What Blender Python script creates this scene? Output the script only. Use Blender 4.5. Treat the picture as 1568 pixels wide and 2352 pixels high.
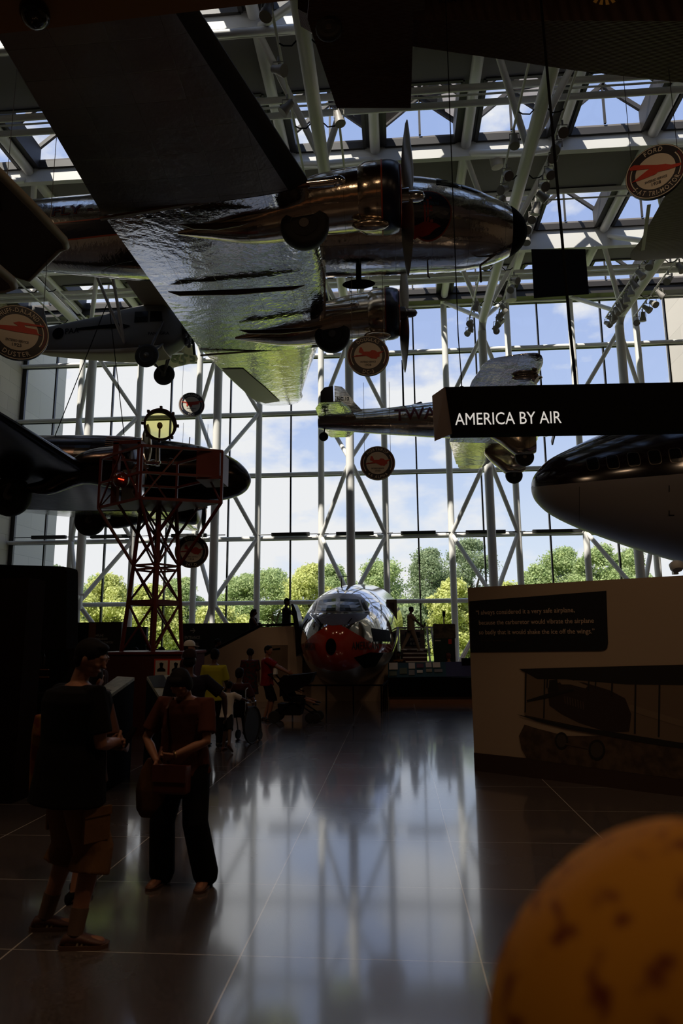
import bpy, bmesh, math, random
import numpy as np
from mathutils import Vector, Matrix, Euler, noise
sc = bpy.context.scene
for o in list(bpy.data.objects): bpy.data.objects.remove(o)
COL = sc.collection
random.seed(7); FILL = .30
# ---------------------------------------------------------------- camera
FPX = 1568.0; TH = math.radians(10.27); PS = math.radians(4.4); RO = 0.0074; CH = 1.85
fv = Vector((-math.sin(PS)*math.cos(TH), math.cos(PS)*math.cos(TH), math.sin(TH)))
r0 = Vector((math.cos(PS), math.sin(PS), 0)); u0 = r0.cross(fv)
rv = (r0*math.cos(RO)-u0*math.sin(RO)).normalized(); uv = (u0*math.cos(RO)+r0*math.sin(RO)).normalized()
CP = Vector((0, 0, CH))
cam = bpy.data.cameras.new('camera'); co = bpy.data.objects.new('camera', cam); COL.objects.link(co)
cam.sensor_fit = 'VERTICAL'; cam.sensor_height = 36; cam.lens = 24; cam.clip_start = .05; cam.clip_end = 800
co.matrix_world = Matrix(((rv.x, uv.x, -fv.x, CP.x), (rv.y, uv.y, -fv.y, CP.y), (rv.z, uv.z, -fv.z, CP.z), (0, 0, 0, 1)))
cam.dof.use_dof = True; cam.dof.focus_distance = 19; cam.dof.aperture_fstop = 3.2
sc.camera = co
vs = sc.view_settings
vs.view_transform = 'Standard'; vs.look = 'None'; vs.exposure = 0.0; vs.gamma = 1.0; vs.use_curve_mapping = False
cy = sc.cycles
cy.max_bounces = 8; cy.diffuse_bounces = 3; cy.glossy_bounces = 4; cy.transparent_max_bounces = 24; cy.transmission_bounces = 4
cy.caustics_reflective = False; cy.caustics_refractive = False; cy.sample_clamp_indirect = 4.0; cy.blur_glossy = 0.6
# ---------------------------------------------------------------- sky
w = bpy.data.worlds.new('sky'); sc.world = w; w.use_nodes = True
nt = w.node_tree; nt.nodes.clear()
def N(nt, t, **k):
    n = nt.nodes.new(t)
    for a, b in k.items():
        if a.startswith('i_'): n.inputs[a[2:].replace('_', ' ')].default_value = b
        else: setattr(n, a, b)
    return n
tc = N(nt, 'ShaderNodeTexCoord'); sep = N(nt, 'ShaderNodeSeparateXYZ'); nt.links.new(tc.outputs['Generated'], sep.inputs[0])
grad = N(nt, 'ShaderNodeValToRGB'); nt.links.new(sep.outputs['Z'], grad.inputs[0])
cr = grad.color_ramp; cr.elements[0].position = 0.0; cr.elements[0].color = (.84, .885, .935, 1); cr.elements[1].position = 1.0; cr.elements[1].color = (.30, .45, .80, 1)
e = cr.elements.new(.13); e.color = (.66, .76, .92, 1); e = cr.elements.new(.30); e.color = (.46, .58, .87, 1); e = cr.elements.new(.5); e.color = (.37, .48, .80, 1)
mp = N(nt, 'ShaderNodeMapping'); mp.inputs['Scale'].default_value = (1.0, 1.0, 2.0); mp.inputs['Location'].default_value = (0.35, 0.2, 0.35)
nt.links.new(tc.outputs['Generated'], mp.inputs[0])
nz = N(nt, 'ShaderNodeTexNoise', i_Scale=4.6, i_Detail=10.0, i_Roughness=.55); nt.links.new(mp.outputs[0], nz.inputs['Vector'])
# fewer clouds overhead, more low down and towards the west
ma = N(nt, 'ShaderNodeMath', operation='MULTIPLY_ADD'); ma.inputs[1].default_value = -.30; ma.inputs[2].default_value = .06
nt.links.new(sep.outputs['Z'], ma.inputs[0])
mb_ = N(nt, 'ShaderNodeMath', operation='MULTIPLY_ADD'); mb_.inputs[1].default_value = -.22; nt.links.new(sep.outputs['X'], mb_.inputs[0]); nt.links.new(ma.outputs[0], mb_.inputs[2])
ad = N(nt, 'ShaderNodeMath', operation='ADD'); nt.links.new(nz.outputs[0], ad.inputs[0]); nt.links.new(mb_.outputs[0], ad.inputs[1])
cl = N(nt, 'ShaderNodeMapRange'); cl.inputs['From Min'].default_value = .43; cl.inputs['From Max'].default_value = .54
nt.links.new(ad.outputs[0], cl.inputs[0])
mx = N(nt, 'ShaderNodeMix', data_type='RGBA'); nt.links.new(cl.outputs[0], mx.inputs[0]); nt.links.new(grad.outputs[0], mx.inputs[6]); mx.inputs[7].default_value = (.86, .87, .89, 1)
bg = N(nt, 'ShaderNodeBackground'); bg.inputs[1].default_value = 1.06
nt.links.new(mx.outputs[2], bg.inputs[0])
wo = N(nt, 'ShaderNodeOutputWorld'); nt.links.new(bg.outputs[0], wo.inputs[0])
# ---------------------------------------------------------------- sun, high behind the camera and to the left
sl = bpy.data.lights.new('sun', 'SUN'); sl.energy = 7.5; sl.color = (1.0, .95, .86); sl.angle = math.radians(.6)
so = bpy.data.objects.new('sun', sl); COL.objects.link(so)
SUN = Vector((.42, .62, -1.05)).normalized()
so.rotation_euler = SUN.to_track_quat('-Z', 'Y').to_euler()

# ---------------------------------------------------------------- pixel to place
def ray(x, y): return fv + rv*((x-784)/FPX) + uv*((1176-y)/FPX)
def aty(x, y, Y): d = ray(x, y); return CP + d*(Y/d.y)
def atz(x, y, z): d = ray(x, y); return CP + d*((z-CH)/d.z)
def atx(x, y, X): d = ray(x, y); return CP + d*(X/d.x)
def atp(x, y, p0, nrm):
    d = ray(x, y); return CP + d*((Vector(p0)-CP).dot(nrm)/d.dot(nrm))
R = math.radians
V = Vector
# ---------------------------------------------------------------- materials
MATS = {}
def mat(name, col, rough=.5, metal=0., bump=None, spec=.5, emit=None, noise_col=None, coat=0., alpha=None):
    if name in MATS: return MATS[name]
    m = bpy.data.materials.new(name); m.use_nodes = True; t = m.node_tree
    b = t.nodes['Principled BSDF']
    b.inputs['Base Color'].default_value = (*col, 1); b.inputs['Roughness'].default_value = rough; b.inputs['Metallic'].default_value = metal
    b.inputs['Specular IOR Level'].default_value = spec if rough < .75 or spec != .5 else .12
    if coat: b.inputs['Coat Weight'].default_value = coat; b.inputs['Coat Roughness'].default_value = .08
    if emit: b.inputs['Emission Color'].default_value = (*emit[0], 1); b.inputs['Emission Strength'].default_value = emit[1]
    if noise_col or bump:
        c = N(t, 'ShaderNodeTexCoord')
    if noise_col:   # (scale, colour2, sharpness)
        n = N(t, 'ShaderNodeTexNoise', i_Scale=noise_col[0], i_Detail=5.0); t.links.new(c.outputs['Object'], n.inputs['Vector'])
        mr = N(t, 'ShaderNodeMapRange'); s = noise_col[2] if len(noise_col) > 2 else .15
        mr.inputs['From Min'].default_value = .5-s; mr.inputs['From Max'].default_value = .5+s; t.links.new(n.outputs[0], mr.inputs[0])
        x = N(t, 'ShaderNodeMix', data_type='RGBA'); x.inputs[6].default_value = (*col, 1); x.inputs[7].default_value = (*noise_col[1], 1)
        t.links.new(mr.outputs[0], x.inputs[0]); t.links.new(x.outputs[2], b.inputs['Base Color'])
    if bump:        # (scale, strength)
        n2 = N(t, 'ShaderNodeTexNoise', i_Scale=bump[0], i_Detail=3.0); t.links.new(c.outputs['Object'], n2.inputs['Vector'])
        bp = N(t, 'ShaderNodeBump', i_Strength=bump[1], i_Distance=.02); t.links.new(n2.outputs[0], bp.inputs['Height']); t.links.new(bp.outputs[0], b.inputs['Normal'])
    MATS[name] = m
    return m
# ---------------------------------------------------------------- mesh builder
class MB:
    def __init__(s): s.v = []; s.f = []; s.mi = []; s.cur = 0
    def add(s, vs, fs):
        o = len(s.v); s.v += [tuple(p) for p in vs]; s.f += [tuple(i+o for i in f) for f in fs]; s.mi += [s.cur]*len(fs); return s
    def box(s, c, d, rot=None):
        x, y, z = d[0]/2, d[1]/2, d[2]/2
        vs = [V((i*x, j*y, k*z)) for i in (-1, 1) for j in (-1, 1) for k in (-1, 1)]
        if rot is not None: vs = [rot @ p for p in vs]
        vs = [p+V(c) for p in vs]
        return s.add(vs, [(0, 1, 3, 2), (4, 6, 7, 5), (0, 4, 5, 1), (2, 3, 7, 6), (0, 2, 6, 4), (1, 5, 7, 3)])
    def box2(s, a, b): return s.box([(a[i]+b[i])/2 for i in range(3)], [abs(b[i]-a[i]) for i in range(3)])
    def bar(s, p, q, w, h, up=(0, 0, 1)):
        p, q = V(p), V(q); d = (q-p); L = d.length; d.normalize(); u = V(up)
        if abs(d.dot(u)) > .98: u = V((0, 1, 0))
        sx = d.cross(u).normalized(); uz = sx.cross(d).normalized()
        return s.box((p+q)/2, (w, L, h), Matrix((sx, d, uz)).transposed())
    def loft(s, rings, cap=True, closed=True):
        n = len(rings[0]); vs = [p for r in rings for p in r]; fs = []
        for i in range(len(rings)-1):
            for j in range(n if closed else n-1):
                k = (j+1) % n; fs.append((i*n+j, i*n+k, (i+1)*n+k, (i+1)*n+j))
        if cap and closed: fs.append(tuple(range(n-1, -1, -1))); fs.append(tuple((len(rings)-1)*n+j for j in range(n)))
        return s.add(vs, fs)
    def tube(s, pts, r, n=10, cap=True):
        pts = [V(p) for p in pts]; rs = r if isinstance(r, (list, tuple)) else [r]*len(pts); rings = []
        up = V((0, 0, 1))
        for i, p in enumerate(pts):
            a = pts[max(i-1, 0)]; b = pts[min(i+1, len(pts)-1)]; d = (b-a).normalized()
            if abs(d.dot(up)) > .97: up = V((0, 1, 0)) if abs(d.y) < .9 else V((1, 0, 0))
            x = d.cross(up).normalized(); y = x.cross(d).normalized(); up = y
            rings.append([p + x*math.cos(2*math.pi*k/n)*rs[i] + y*math.sin(2*math.pi*k/n)*rs[i] for k in range(n)])
        return s.loft(rings, cap)
    def cyl(s, p, q, r, r2=None, n=16): return s.tube([p, q], [r, r if r2 is None else r2], n)
    def lathe(s, prof, o=(0, 0, 0), ax=(0, 0, 1), n=24):  # prof: (radius, height)
        ax = V(ax).normalized(); u = V((0, 0, 1)) if abs(ax.z) < .9 else V((1, 0, 0)); x = ax.cross(u).normalized(); y = ax.cross(x)
        return s.loft([[V(o)+ax*h+(x*math.cos(2*math.pi*k/n)+y*math.sin(2*math.pi*k/n))*max(r, 1e-4) for k in range(n)] for r, h in prof])
    def ell(s, c, r, n=16, m=10, rot=None):
        rings = []
        for i in range(m+1):
            a = math.pi*i/m; a = min(max(a, .02), math.pi-.02)
            ring = [V((r[0]*math.sin(a)*math.cos(2*math.pi*k/n), r[1]*math.sin(a)*math.sin(2*math.pi*k/n), r[2]*math.cos(a))) for k in range(n)]
            if rot is not None: ring = [rot @ p for p in ring]
            rings.append([p+V(c) for p in ring])
        return s.loft(rings)
    def prism(s, pts, off):  # extruded flat outline, pts 3D, off vector
        n = len(pts); off = V(off)
        return s.add([V(p) for p in pts]+[V(p)+off for p in pts], [tuple(range(n-1, -1, -1)), tuple(range(n, 2*n))]+[(i, (i+1) % n, n+(i+1) % n, n+i) for i in range(n)])
    def mesh(s, name, mats, smooth=None):
        me = bpy.data.meshes.new(name); me.from_pydata(s.v, [], s.f); me.update()
        for m in (mats if isinstance(mats, (list, tuple)) else [mats]): me.materials.append(m)
        if any(s.mi): me.polygons.foreach_set('material_index', s.mi)
        bm = bmesh.new(); bm.from_mesh(me); bmesh.ops.recalc_face_normals(bm, faces=bm.faces); bm.to_mesh(me); bm.free()
        if smooth:
            me.shade_smooth(); me.set_sharp_from_angle(angle=R(smooth))
        return me
    def build(s, name, mats, parent=None, smooth=None, **kw):
        o = bpy.data.objects.new(name, s.mesh(name, mats, smooth)); COL.objects.link(o)
        if parent is not None: o.parent = parent
        for k, v in kw.items(): o['category' if k == 'cat' else k] = v
        return o
def recentre(o):
    """put a top-level mesh object's origin at the middle of its foot"""
    vs = o.data.vertices; n = len(vs); a = np.empty(n*3, dtype=np.float32); vs.foreach_get('co', a); a = a.reshape(-1, 3)
    c = V(((a[:, 0].min()+a[:, 0].max())/2, (a[:, 1].min()+a[:, 1].max())/2, a[:, 2].min()))
    a -= np.array(c, dtype=np.float32); vs.foreach_set('co', a.ravel()); o.data.update(); o.location = c
    return o
def thing(name, label, cat, loc=(0, 0, 0), rz=0., group=None):
    o = bpy.data.objects.new(name, None); COL.objects.link(o); o.location = loc; o.rotation_euler = (0, 0, rz); o.empty_display_size = .2
    o['label'] = label; o['category'] = cat
    if group: o['group'] = group
    return o
def struct(name, b, m, smooth=None): return b.build(name, m, None, smooth, kind='structure')
def copy_tree(o, parent=None):
    c = o.copy(); COL.objects.link(c)
    if parent is not None: c.parent = parent
    for ch in [x for x in bpy.data.objects if x.parent == o]: copy_tree(ch, c)
    return c
# ---------------------------------------------------------------- lettering
_TX = {}
def glyphs(s, offset=0.012):
    key = (s, offset)
    if key in _TX: return _TX[key]
    c = bpy.data.curves.new('t', 'FONT'); c.body = s; c.size = 1; c.offset = offset; c.resolution_u = 3
    o = bpy.data.objects.new('t', c); COL.objects.link(o)
    dg = bpy.context.evaluated_depsgraph_get(); me = o.evaluated_get(dg).to_mesh()
    vs = [(v.co.x, v.co.y) for v in me.vertices]; fs = [tuple(p.vertices) for p in me.polygons]
    o.evaluated_get(dg).to_mesh_clear(); bpy.data.objects.remove(o); bpy.data.curves.remove(c)
    _TX[key] = (vs, fs); return vs, fs
def text(b, s, p0, ex, ey, h, width=None, offset=.012, t=.004, nrm=None, sx=None):
    """flat text; p0 = left end of the baseline, ex/ey = unit directions, h = cap height"""
    vs, fs = glyphs(s, offset); k = h/.70; x0 = min(v[0] for v in vs); x1 = max(v[0] for v in vs)
    kx = k if width is None else width/(x1-x0)
    if sx: kx = k*sx
    n = (V(ex).cross(V(ey))).normalized() if nrm is None else V(nrm)
    P = [V(p0)+V(ex)*((v[0]-x0)*kx)+V(ey)*(v[1]*k) for v in vs]
    b.add([p+n*t for p in P], fs)
    return (x1-x0)*kx
def text_arc(b, s, c, ex, ey, r, h, mid, inward=False, t=.004, sx=.8, offset=.015, gap=.12):
    """text round a circle: mid angle in degrees; inward -> baseline on the outside (bottom of a badge)"""
    n = V(ex).cross(V(ey)).normalized(); k = h/.70; ws = []
    for ch in s:
        if ch == ' ': ws.append(.35); continue
        vs, fs = glyphs(ch, offset); ws.append(max(v[0] for v in vs)-min(v[0] for v in vs)+gap)
    tot = sum(ws)*k*sx; pos = -tot/2
    for ch, w_ in zip(s, ws):
        cw = w_*k*sx
        if ch != ' ':
            vs, fs = glyphs(ch, offset); x0 = min(v[0] for v in vs)
            a = (pos+cw/2)/r
            ang = R(mid)+a if inward else R(mid)-a
            rad = V(ex)*math.cos(ang)+V(ey)*math.sin(ang)
            tan = (V(ex)*math.sin(ang)-V(ey)*math.cos(ang)) if not inward else (V(ey)*math.cos(ang)-V(ex)*math.sin(ang))
            up = rad if not inward else -rad
            base = V(c)+rad*(r if not inward else r+h)
            P = [base+tan*((v[0]-x0-(w_-gap)/2)*k*sx)+up*(v[1]*k)+n*t for v in vs]
            b.add(P, fs)
        pos += cw
def remesh(b, voxel, smooth_it=2):
    me = b.mesh('tmp', []); o = bpy.data.objects.new('tmp', me); COL.objects.link(o)
    m = o.modifiers.new('r', 'REMESH'); m.mode = 'VOXEL'; m.voxel_size = voxel
    if smooth_it:
        q = o.modifiers.new('s', 'SMOOTH'); q.iterations = smooth_it; q.factor = .5
    dg = bpy.context.evaluated_depsgraph_get(); ev = o.evaluated_get(dg)
    out = bpy.data.meshes.new_from_object(ev); bpy.data.objects.remove(o); bpy.data.meshes.remove(me)
    out.shade_smooth()
    return out
def mobj(name, me, m, parent=None, **kw):
    o = bpy.data.objects.new(name, me); COL.objects.link(o); me.materials.clear(); me.materials.append(m)
    if parent is not None: o.parent = parent
    for k, v in kw.items(): o['category' if k == 'cat' else k] = v
    return o
def glass(name, tint=(.95, .955, .95), refl=.06):
    if name in MATS: return MATS[name]
    m = bpy.data.materials.new(name); m.use_nodes = True; t = m.node_tree; t.nodes.clear()
    tr = N(t, 'ShaderNodeBsdfTransparent'); tr.inputs[0].default_value = (*tint, 1)
    g = N(t, 'ShaderNodeBsdfGlossy'); g.inputs['Roughness'].default_value = .02
    fr = N(t, 'ShaderNodeFresnel'); fr.inputs[0].default_value = 1.35
    x = N(t, 'ShaderNodeMixShader'); t.links.new(fr.outputs[0], x.inputs[0]); t.links.new(tr.outputs[0], x.inputs[1]); t.links.new(g.outputs[0], x.inputs[2])
    o = N(t, 'ShaderNodeOutputMaterial'); t.links.new(x.outputs[0], o.inputs[0]); MATS[name] = m
    return m
# ================================================================ materials of the hall
WHITE = mat('white_steel', (.82, .81, .77), .35)
DKFR = mat('dark_mullion', (.012, .010, .010), .35)
BRZ = mat('bronze_frame', (.022, .018, .016), .5)
CEIL = mat('ceiling_panel', (.20, .185, .18), .8)
BLACK = mat('black_paint', (.005, .005, .006), .9, spec=.08)
GL = glass('window_glass')
def stone(name, c1, c2, sx, sz):
    m = bpy.data.materials.new(name); m.use_nodes = True; t = m.node_tree; b = t.nodes['Principled BSDF']; b.inputs['Roughness'].default_value = .75
    c = N(t, 'ShaderNodeTexCoord'); s = N(t, 'ShaderNodeSeparateXYZ'); t.links.new(c.outputs['Object'], s.inputs[0])
    a = N(t, 'ShaderNodeMath', operation='ADD'); t.links.new(s.outputs[0], a.inputs[0]); t.links.new(s.outputs[1], a.inputs[1])
    q = N(t, 'ShaderNodeCombineXYZ'); t.links.new(a.outputs[0], q.inputs[0]); t.links.new(s.outputs[2], q.inputs[1])
    k = N(t, 'ShaderNodeTexBrick'); k.inputs['Scale'].default_value = 1; k.inputs['Brick Width'].default_value = sx; k.inputs['Row Height'].default_value = sz
    k.inputs['Mortar Size'].default_value = .008; k.inputs['Color1'].default_value = (*c1, 1); k.inputs['Color2'].default_value = (*c2, 1); k.inputs['Mortar'].default_value = tuple(x*.6 for x in c1)+(1,)
    t.links.new(q.outputs[0], k.inputs['Vector']); t.links.new(k.outputs[0], b.inputs['Base Color']); return m
STONE = stone('limestone', (.50, .43, .34), (.42, .36, .28), 1.5, .76)
STONE2 = stone('pale_limestone', (.66, .60, .54), (.60, .55, .49), 3.0, 1.5)
# polished terrazzo floor, thin bright divider strips in a 1.4 x 1.17 m grid
fm = bpy.data.materials.new('polished_terrazzo'); fm.use_nodes = True; t = fm.node_tree; b = t.nodes['Principled BSDF']
c = N(t, 'ShaderNodeTexCoord'); s = N(t, 'ShaderNodeSeparateXYZ'); t.links.new(c.outputs['Object'], s.inputs[0])
def grid(axis, off, step, wd):
    a = N(t, 'ShaderNodeMath', operation='ADD'); a.inputs[1].default_value = -off+step/2; t.links.new(s.outputs[axis], a.inputs[0])
    m1 = N(t, 'ShaderNodeMath', operation='WRAP'); m1.inputs[1].default_value = step; m1.inputs[2].default_value = 0; t.links.new(a.outputs[0], m1.inputs[0])
    m2 = N(t, 'ShaderNodeMath', operation='SUBTRACT'); m2.inputs[1].default_value = step/2; t.links.new(m1.outputs[0], m2.inputs[0])
    m3 = N(t, 'ShaderNodeMath', operation='ABSOLUTE'); t.links.new(m2.outputs[0], m3.inputs[0])
    m4 = N(t, 'ShaderNodeMath', operation='LESS_THAN'); m4.inputs[1].default_value = wd; t.links.new(m3.outputs[0], m4.inputs[0]); return m4
g1 = grid(0, -.95, 1.4, .0045); g2 = grid(1, 4.36, 1.17, .0025)
gm = N(t, 'ShaderNodeMath', operation='MAXIMUM'); t.links.new(g1.outputs[0], gm.inputs[0]); t.links.new(g2.outputs[0], gm.inputs[1])
n1 = N(t, 'ShaderNodeTexVoronoi', i_Scale=90.0); t.links.new(c.outputs['Object'], n1.inputs['Vector'])
r1 = N(t, 'ShaderNodeValToRGB'); t.links.new(n1.outputs['Color'], r1.inputs[0]); r1.color_ramp.elements[0].color = (.055, .045, .042, 1); r1.color_ramp.elements[1].color = (.13, .106, .10, 1)
x = N(t, 'ShaderNodeMix', data_type='RGBA'); t.links.new(gm.outputs[0], x.inputs[0]); t.links.new(r1.outputs[0], x.inputs[6]); x.inputs[7].default_value = (.75, .70, .62, 1)
t.links.new(x.outputs[2], b.inputs['Base Color'])
n2 = N(t, 'ShaderNodeTexNoise', i_Scale=.9, i_Detail=6.0); t.links.new(c.outputs['Object'], n2.inputs['Vector'])
mr = N(t, 'ShaderNodeMapRange'); mr.inputs['To Min'].default_value = .20; mr.inputs['To Max'].default_value = .32; t.links.new(n2.outputs[0], mr.inputs[0]); t.links.new(mr.outputs[0], b.inputs['Roughness'])
b.inputs['IOR'].default_value = 1.9; b.inputs['Coat Weight'].default_value = 1.0; b.inputs['Coat IOR'].default_value = 1.7; b.inputs['Coat Roughness'].default_value = .085
FLOORM = fm
XL, XR, YB, YW, ZC = -18.9, 15.5, -9.0, 32.0, 18.15
x0, dx = -.36, 3.045
XT = [x0+dx*k for k in range(-6, 6)]
XF = [-1.88+2*dx*k for k in range(-2, 3)]
LV = [.35, 3.4, 6.45, 9.55, 12.65, 15.6, 18.05]
o = struct('floor', MB().box2((XL-.5, YB-.5, -.4), (XR+.5, YW+.3, 0)), FLOORM)
struct('wall_left', MB().box2((XL-.5, YB, 0), (XL, YW+.25, 20.0)), STONE)
struct('wall_right', MB().box2((XR, YB, 0), (XR+.5, YW+.25, 20.0)), STONE)
struct('wall_back', MB().box2((XL, YB-.5, 0), (XR, YB, 20)), mat('dark_wall', (.10, .085, .075), .8))
struct('wall_exterior_left', MB().box2((XL-8, YW+.3, -1), (XL, 36.55, 24)), STONE2)
struct('wall_exterior_right', MB().box2((XR, YW+.3, -1), (XR+9, 37.5, 24)), STONE2)
# ---------------------------------------------------------------- roof: opaque strips, skylight bands
SK = [(12.6, 15.2), (18.0, 20.6), (23.4, 26.0), (28.6, 30.9)]
ce = MB(); ys = [YB-.5]+[y for p in SK for y in p]+[YW+.3]
for i in range(0, len(ys), 2): ce.box2((XL-.5, ys[i], ZC), (XR+.5, ys[i+1], ZC+.3))
struct('ceiling', ce, CEIL)
n = 0
for a, b_ in SK:
    n += 1
    root = bpy.data.objects.new('window_%d' % (n+1), None); COL.objects.link(root); root['kind'] = 'structure'
    fr = MB(); [fr.box2((X-.34, a, ZC), (X+.34, b_, ZC+.1)) for X in [XL-.3]+XT+[XR+.3]]; gl = MB(); edges = [XL]+XT+[XR]
    for X in XT[:-1]:
        l, r_ = X+.34, X+dx-.34; m_ = (l+r_)/2; zb = ZC+.3; ze = ZC+.75; zt = ZC+1.75
        if l < XL or r_ > XR: continue
        for q in (l, r_): fr.box2((q-.06, a, ZC-.05), (q+.06, b_, ze))
        for q in (a, b_): fr.box2((l, q-.05, ZC-.05), (r_, q+.05, ZC+.2))
        fr.bar((m_, a, zt), (m_, b_, zt), .09, .12)
        for q in (a+.05, (a+b_)/2, b_-.05):
            fr.bar((l, q, ze), (m_, q, zt), .10, .14); fr.bar((r_, q, ze), (m_, q, zt), .10, .14)
        for q in (a+.05, b_-.05): fr.bar((m_, q, ZC+.3), (m_, q, zt), .07, .07)
        gl.add([(l, a, ze), (l, b_, ze), (m_, b_, zt), (m_, a, zt)], [(0, 1, 2, 3)])
        gl.add([(r_, a, ze), (r_, b_, ze), (m_, b_, zt), (m_, a, zt)], [(0, 1, 2, 3)])
        for q in (a, b_): gl.add([(l, q, zb), (l, q, ze), (m_, q, zt), (r_, q, ze), (r_, q, zb)], [(0, 1, 2, 3, 4)])
    fr.build('skylight_frame', BRZ, root); gl.build('skylight_glass', GL, root)
def run(k, y, zlo, zhi, th):
    struct('trim_%d' % k, MB().box2((XL, y-th/2, zlo), (XR, y+th/2, zhi)), mat('white_beam', (.72, .71, .68), .5))
run(1, 15.33, 17.7, ZC, .18); run(2, 20.74, 17.62, ZC, .2); run(3, 26.14, 17.3, ZC, .2)
struct('trim_4', MB().box2((XL, 31.2, 18.0), (XR, 32.2, ZC)).box2((XL, 30.95, 17.8), (XR, 31.1, ZC+.3)), BRZ)
# ---------------------------------------------------------------- curtain wall
win = bpy.data.objects.new('window_1', None); COL.objects.link(win); win['kind'] = 'structure'
f = MB()
for z in LV:
    f.cyl((XL, YW-.1, z), (XR, YW-.1, z), .10, n=12)
f.build('window_transom', WHITE, win, 40)
f = MB()
for z in LV: f.box2((XL, YW+.02, z-.10), (XR, YW+.12, z-.02))
for k in range(-6, 6):
    X = -1.88+dx*k
    if XL < X < XR: f.box2((X-.035, YW+.0, 0), (X+.035, YW+.15, 18.1))
f.box2((XL, YW, 0), (XL+.22, YW+.15, 18.1)); f.box2((XR-.2, YW, 0), (XR, YW+.15, 18.1))
f.build('window_mullion', DKFR, win)
f = MB().add([(XL, YW+.08, 0), (XR, YW+.08, 0), (XR, YW+.08, 18.1), (XL, YW+.08, 18.1)], [(0, 1, 2, 3)])
f.build('window_pane', GL, win)
f = MB().box2((XL, YW-.25, 0), (XR, YW, .45)); f.build('window_sill', WHITE, win)
# ---------------------------------------------------------------- white tube trusses, one frame per pair of bays
ZL = 15.85; YF = 29.6
for k, X in enumerate(XF):
    root = bpy.data.objects.new('trim_%d' % (10+k), None); COL.objects.link(root); root['kind'] = 'structure'
    a, b_ = X-dx/2, X+dx/2
    t1 = MB(); t2 = MB(); t3 = MB()
    for q in (a, b_):
        t2.tube([(q, YW-.28, 0), (q, YW-.28, 18.3)], .15, 14); t2.tube([(q, YW-.3, 18.05), (q, YB, 18.05)], .17, 12)
    t1.tube([(X, YF, 3.1), (X, YF, ZL-.4), (X, YF-.45, ZL), (X, YB, ZL)], .19, 16)
    t1.tube([(X, YF, 3.15), (X, YF, 0)], .12, 12)
    for q in (a, b_):
        R_ = lambda z: V((q, YW-.28, z))
        seq = [R_(.4), V((X, YF, 3.35)), R_(6.45), V((X, YF, 9.6)), R_(12.65), V((X, YF, 15.3))]
        for i in range(len(seq)-1): t3.cyl(seq[i], seq[i+1], .1, n=10)
        y = YF-.5; lo = V((X, y, ZL)); t3.cyl(lo, (q, YW-.4, 18.0), .1, n=10)
        while y > 4:
            up = V((q, y-2.7, 18.0)); t3.cyl(lo, up, .1, n=10); y -= 5.4; lo = V((X, y, ZL)); t3.cyl(up, lo, .1, n=10)
    t1.build('front_chord', WHITE, root, 40); t2.build('rear_chord', WHITE, root, 40); t3.build('diagonal', WHITE, root, 40)
# cross pipes under the skylights
k = 30
for y, r_ in ((17.35, .10), (17.62, .03), (17.95, .10), (22.35, .09), (22.8, .03), (27.75, .09), (28.25, .10), (28.0, .03), (15.0, .10), (15.15, .03), (12.0, .1)):
    struct('trim_%d' % k, MB().cyl((XL, y, 17.3), (XR, y, 17.3), r_, n=10), WHITE, 40); k += 1
# ---------------------------------------------------------------- grounds outside
GR = mat('lawn', (.22, .27, .055), .9, noise_col=(.25, (.15, .20, .04)))
struct('ground', MB().box2((-140, YW+.4, -1.3), (140, 200, -.3)), GR)
struct('path', MB().box2((-60, YW+3, -.3), (60, YW+7, -.27)), mat('pale_paving', (.5, .48, .44), .9))
# ================================================================ trees beyond the glass
def leafmat(name, c1, c2):
    m = bpy.data.materials.new(name); m.use_nodes = True; t = m.node_tree; b = t.nodes['Principled BSDF']; b.inputs['Roughness'].default_value = .6
    b.inputs['Specular IOR Level'].default_value = .2
    c = N(t, 'ShaderNodeTexCoord'); n = N(t, 'ShaderNodeTexNoise', i_Scale=1.6, i_Detail=4.0); t.links.new(c.outputs['Object'], n.inputs['Vector'])
    r = N(t, 'ShaderNodeValToRGB'); t.links.new(n.outputs[0], r.inputs[0]); r.color_ramp.elements[0].position = .35; r.color_ramp.elements[1].position = .65
    r.color_ramp.elements[0].color = (*c1, 1); r.color_ramp.elements[1].color = (*c2, 1); t.links.new(r.outputs[0], b.inputs['Base Color'])
    tr = N(t, 'ShaderNodeBsdfTranslucent'); t.links.new(r.outputs[0], tr.inputs[0]); x = N(t, 'ShaderNodeMixShader'); x.inputs[0].default_value = .45
    t.links.new(b.outputs[0], x.inputs[1]); t.links.new(tr.outputs[0], x.inputs[2]); t.links.new(x.outputs[0], t.nodes['Material Output'].inputs[0]); return m
LY = leafmat('leaves_yellow_green', (.44, .48, .14), (.78, .80, .34))
LG = leafmat('leaves_green', (.30, .40, .17), (.54, .62, .30))
LD = leafmat('leaves_dark', (.22, .29, .16), (.38, .45, .27))
BARK = mat('bark', (.10, .08, .06), .9)
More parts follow.
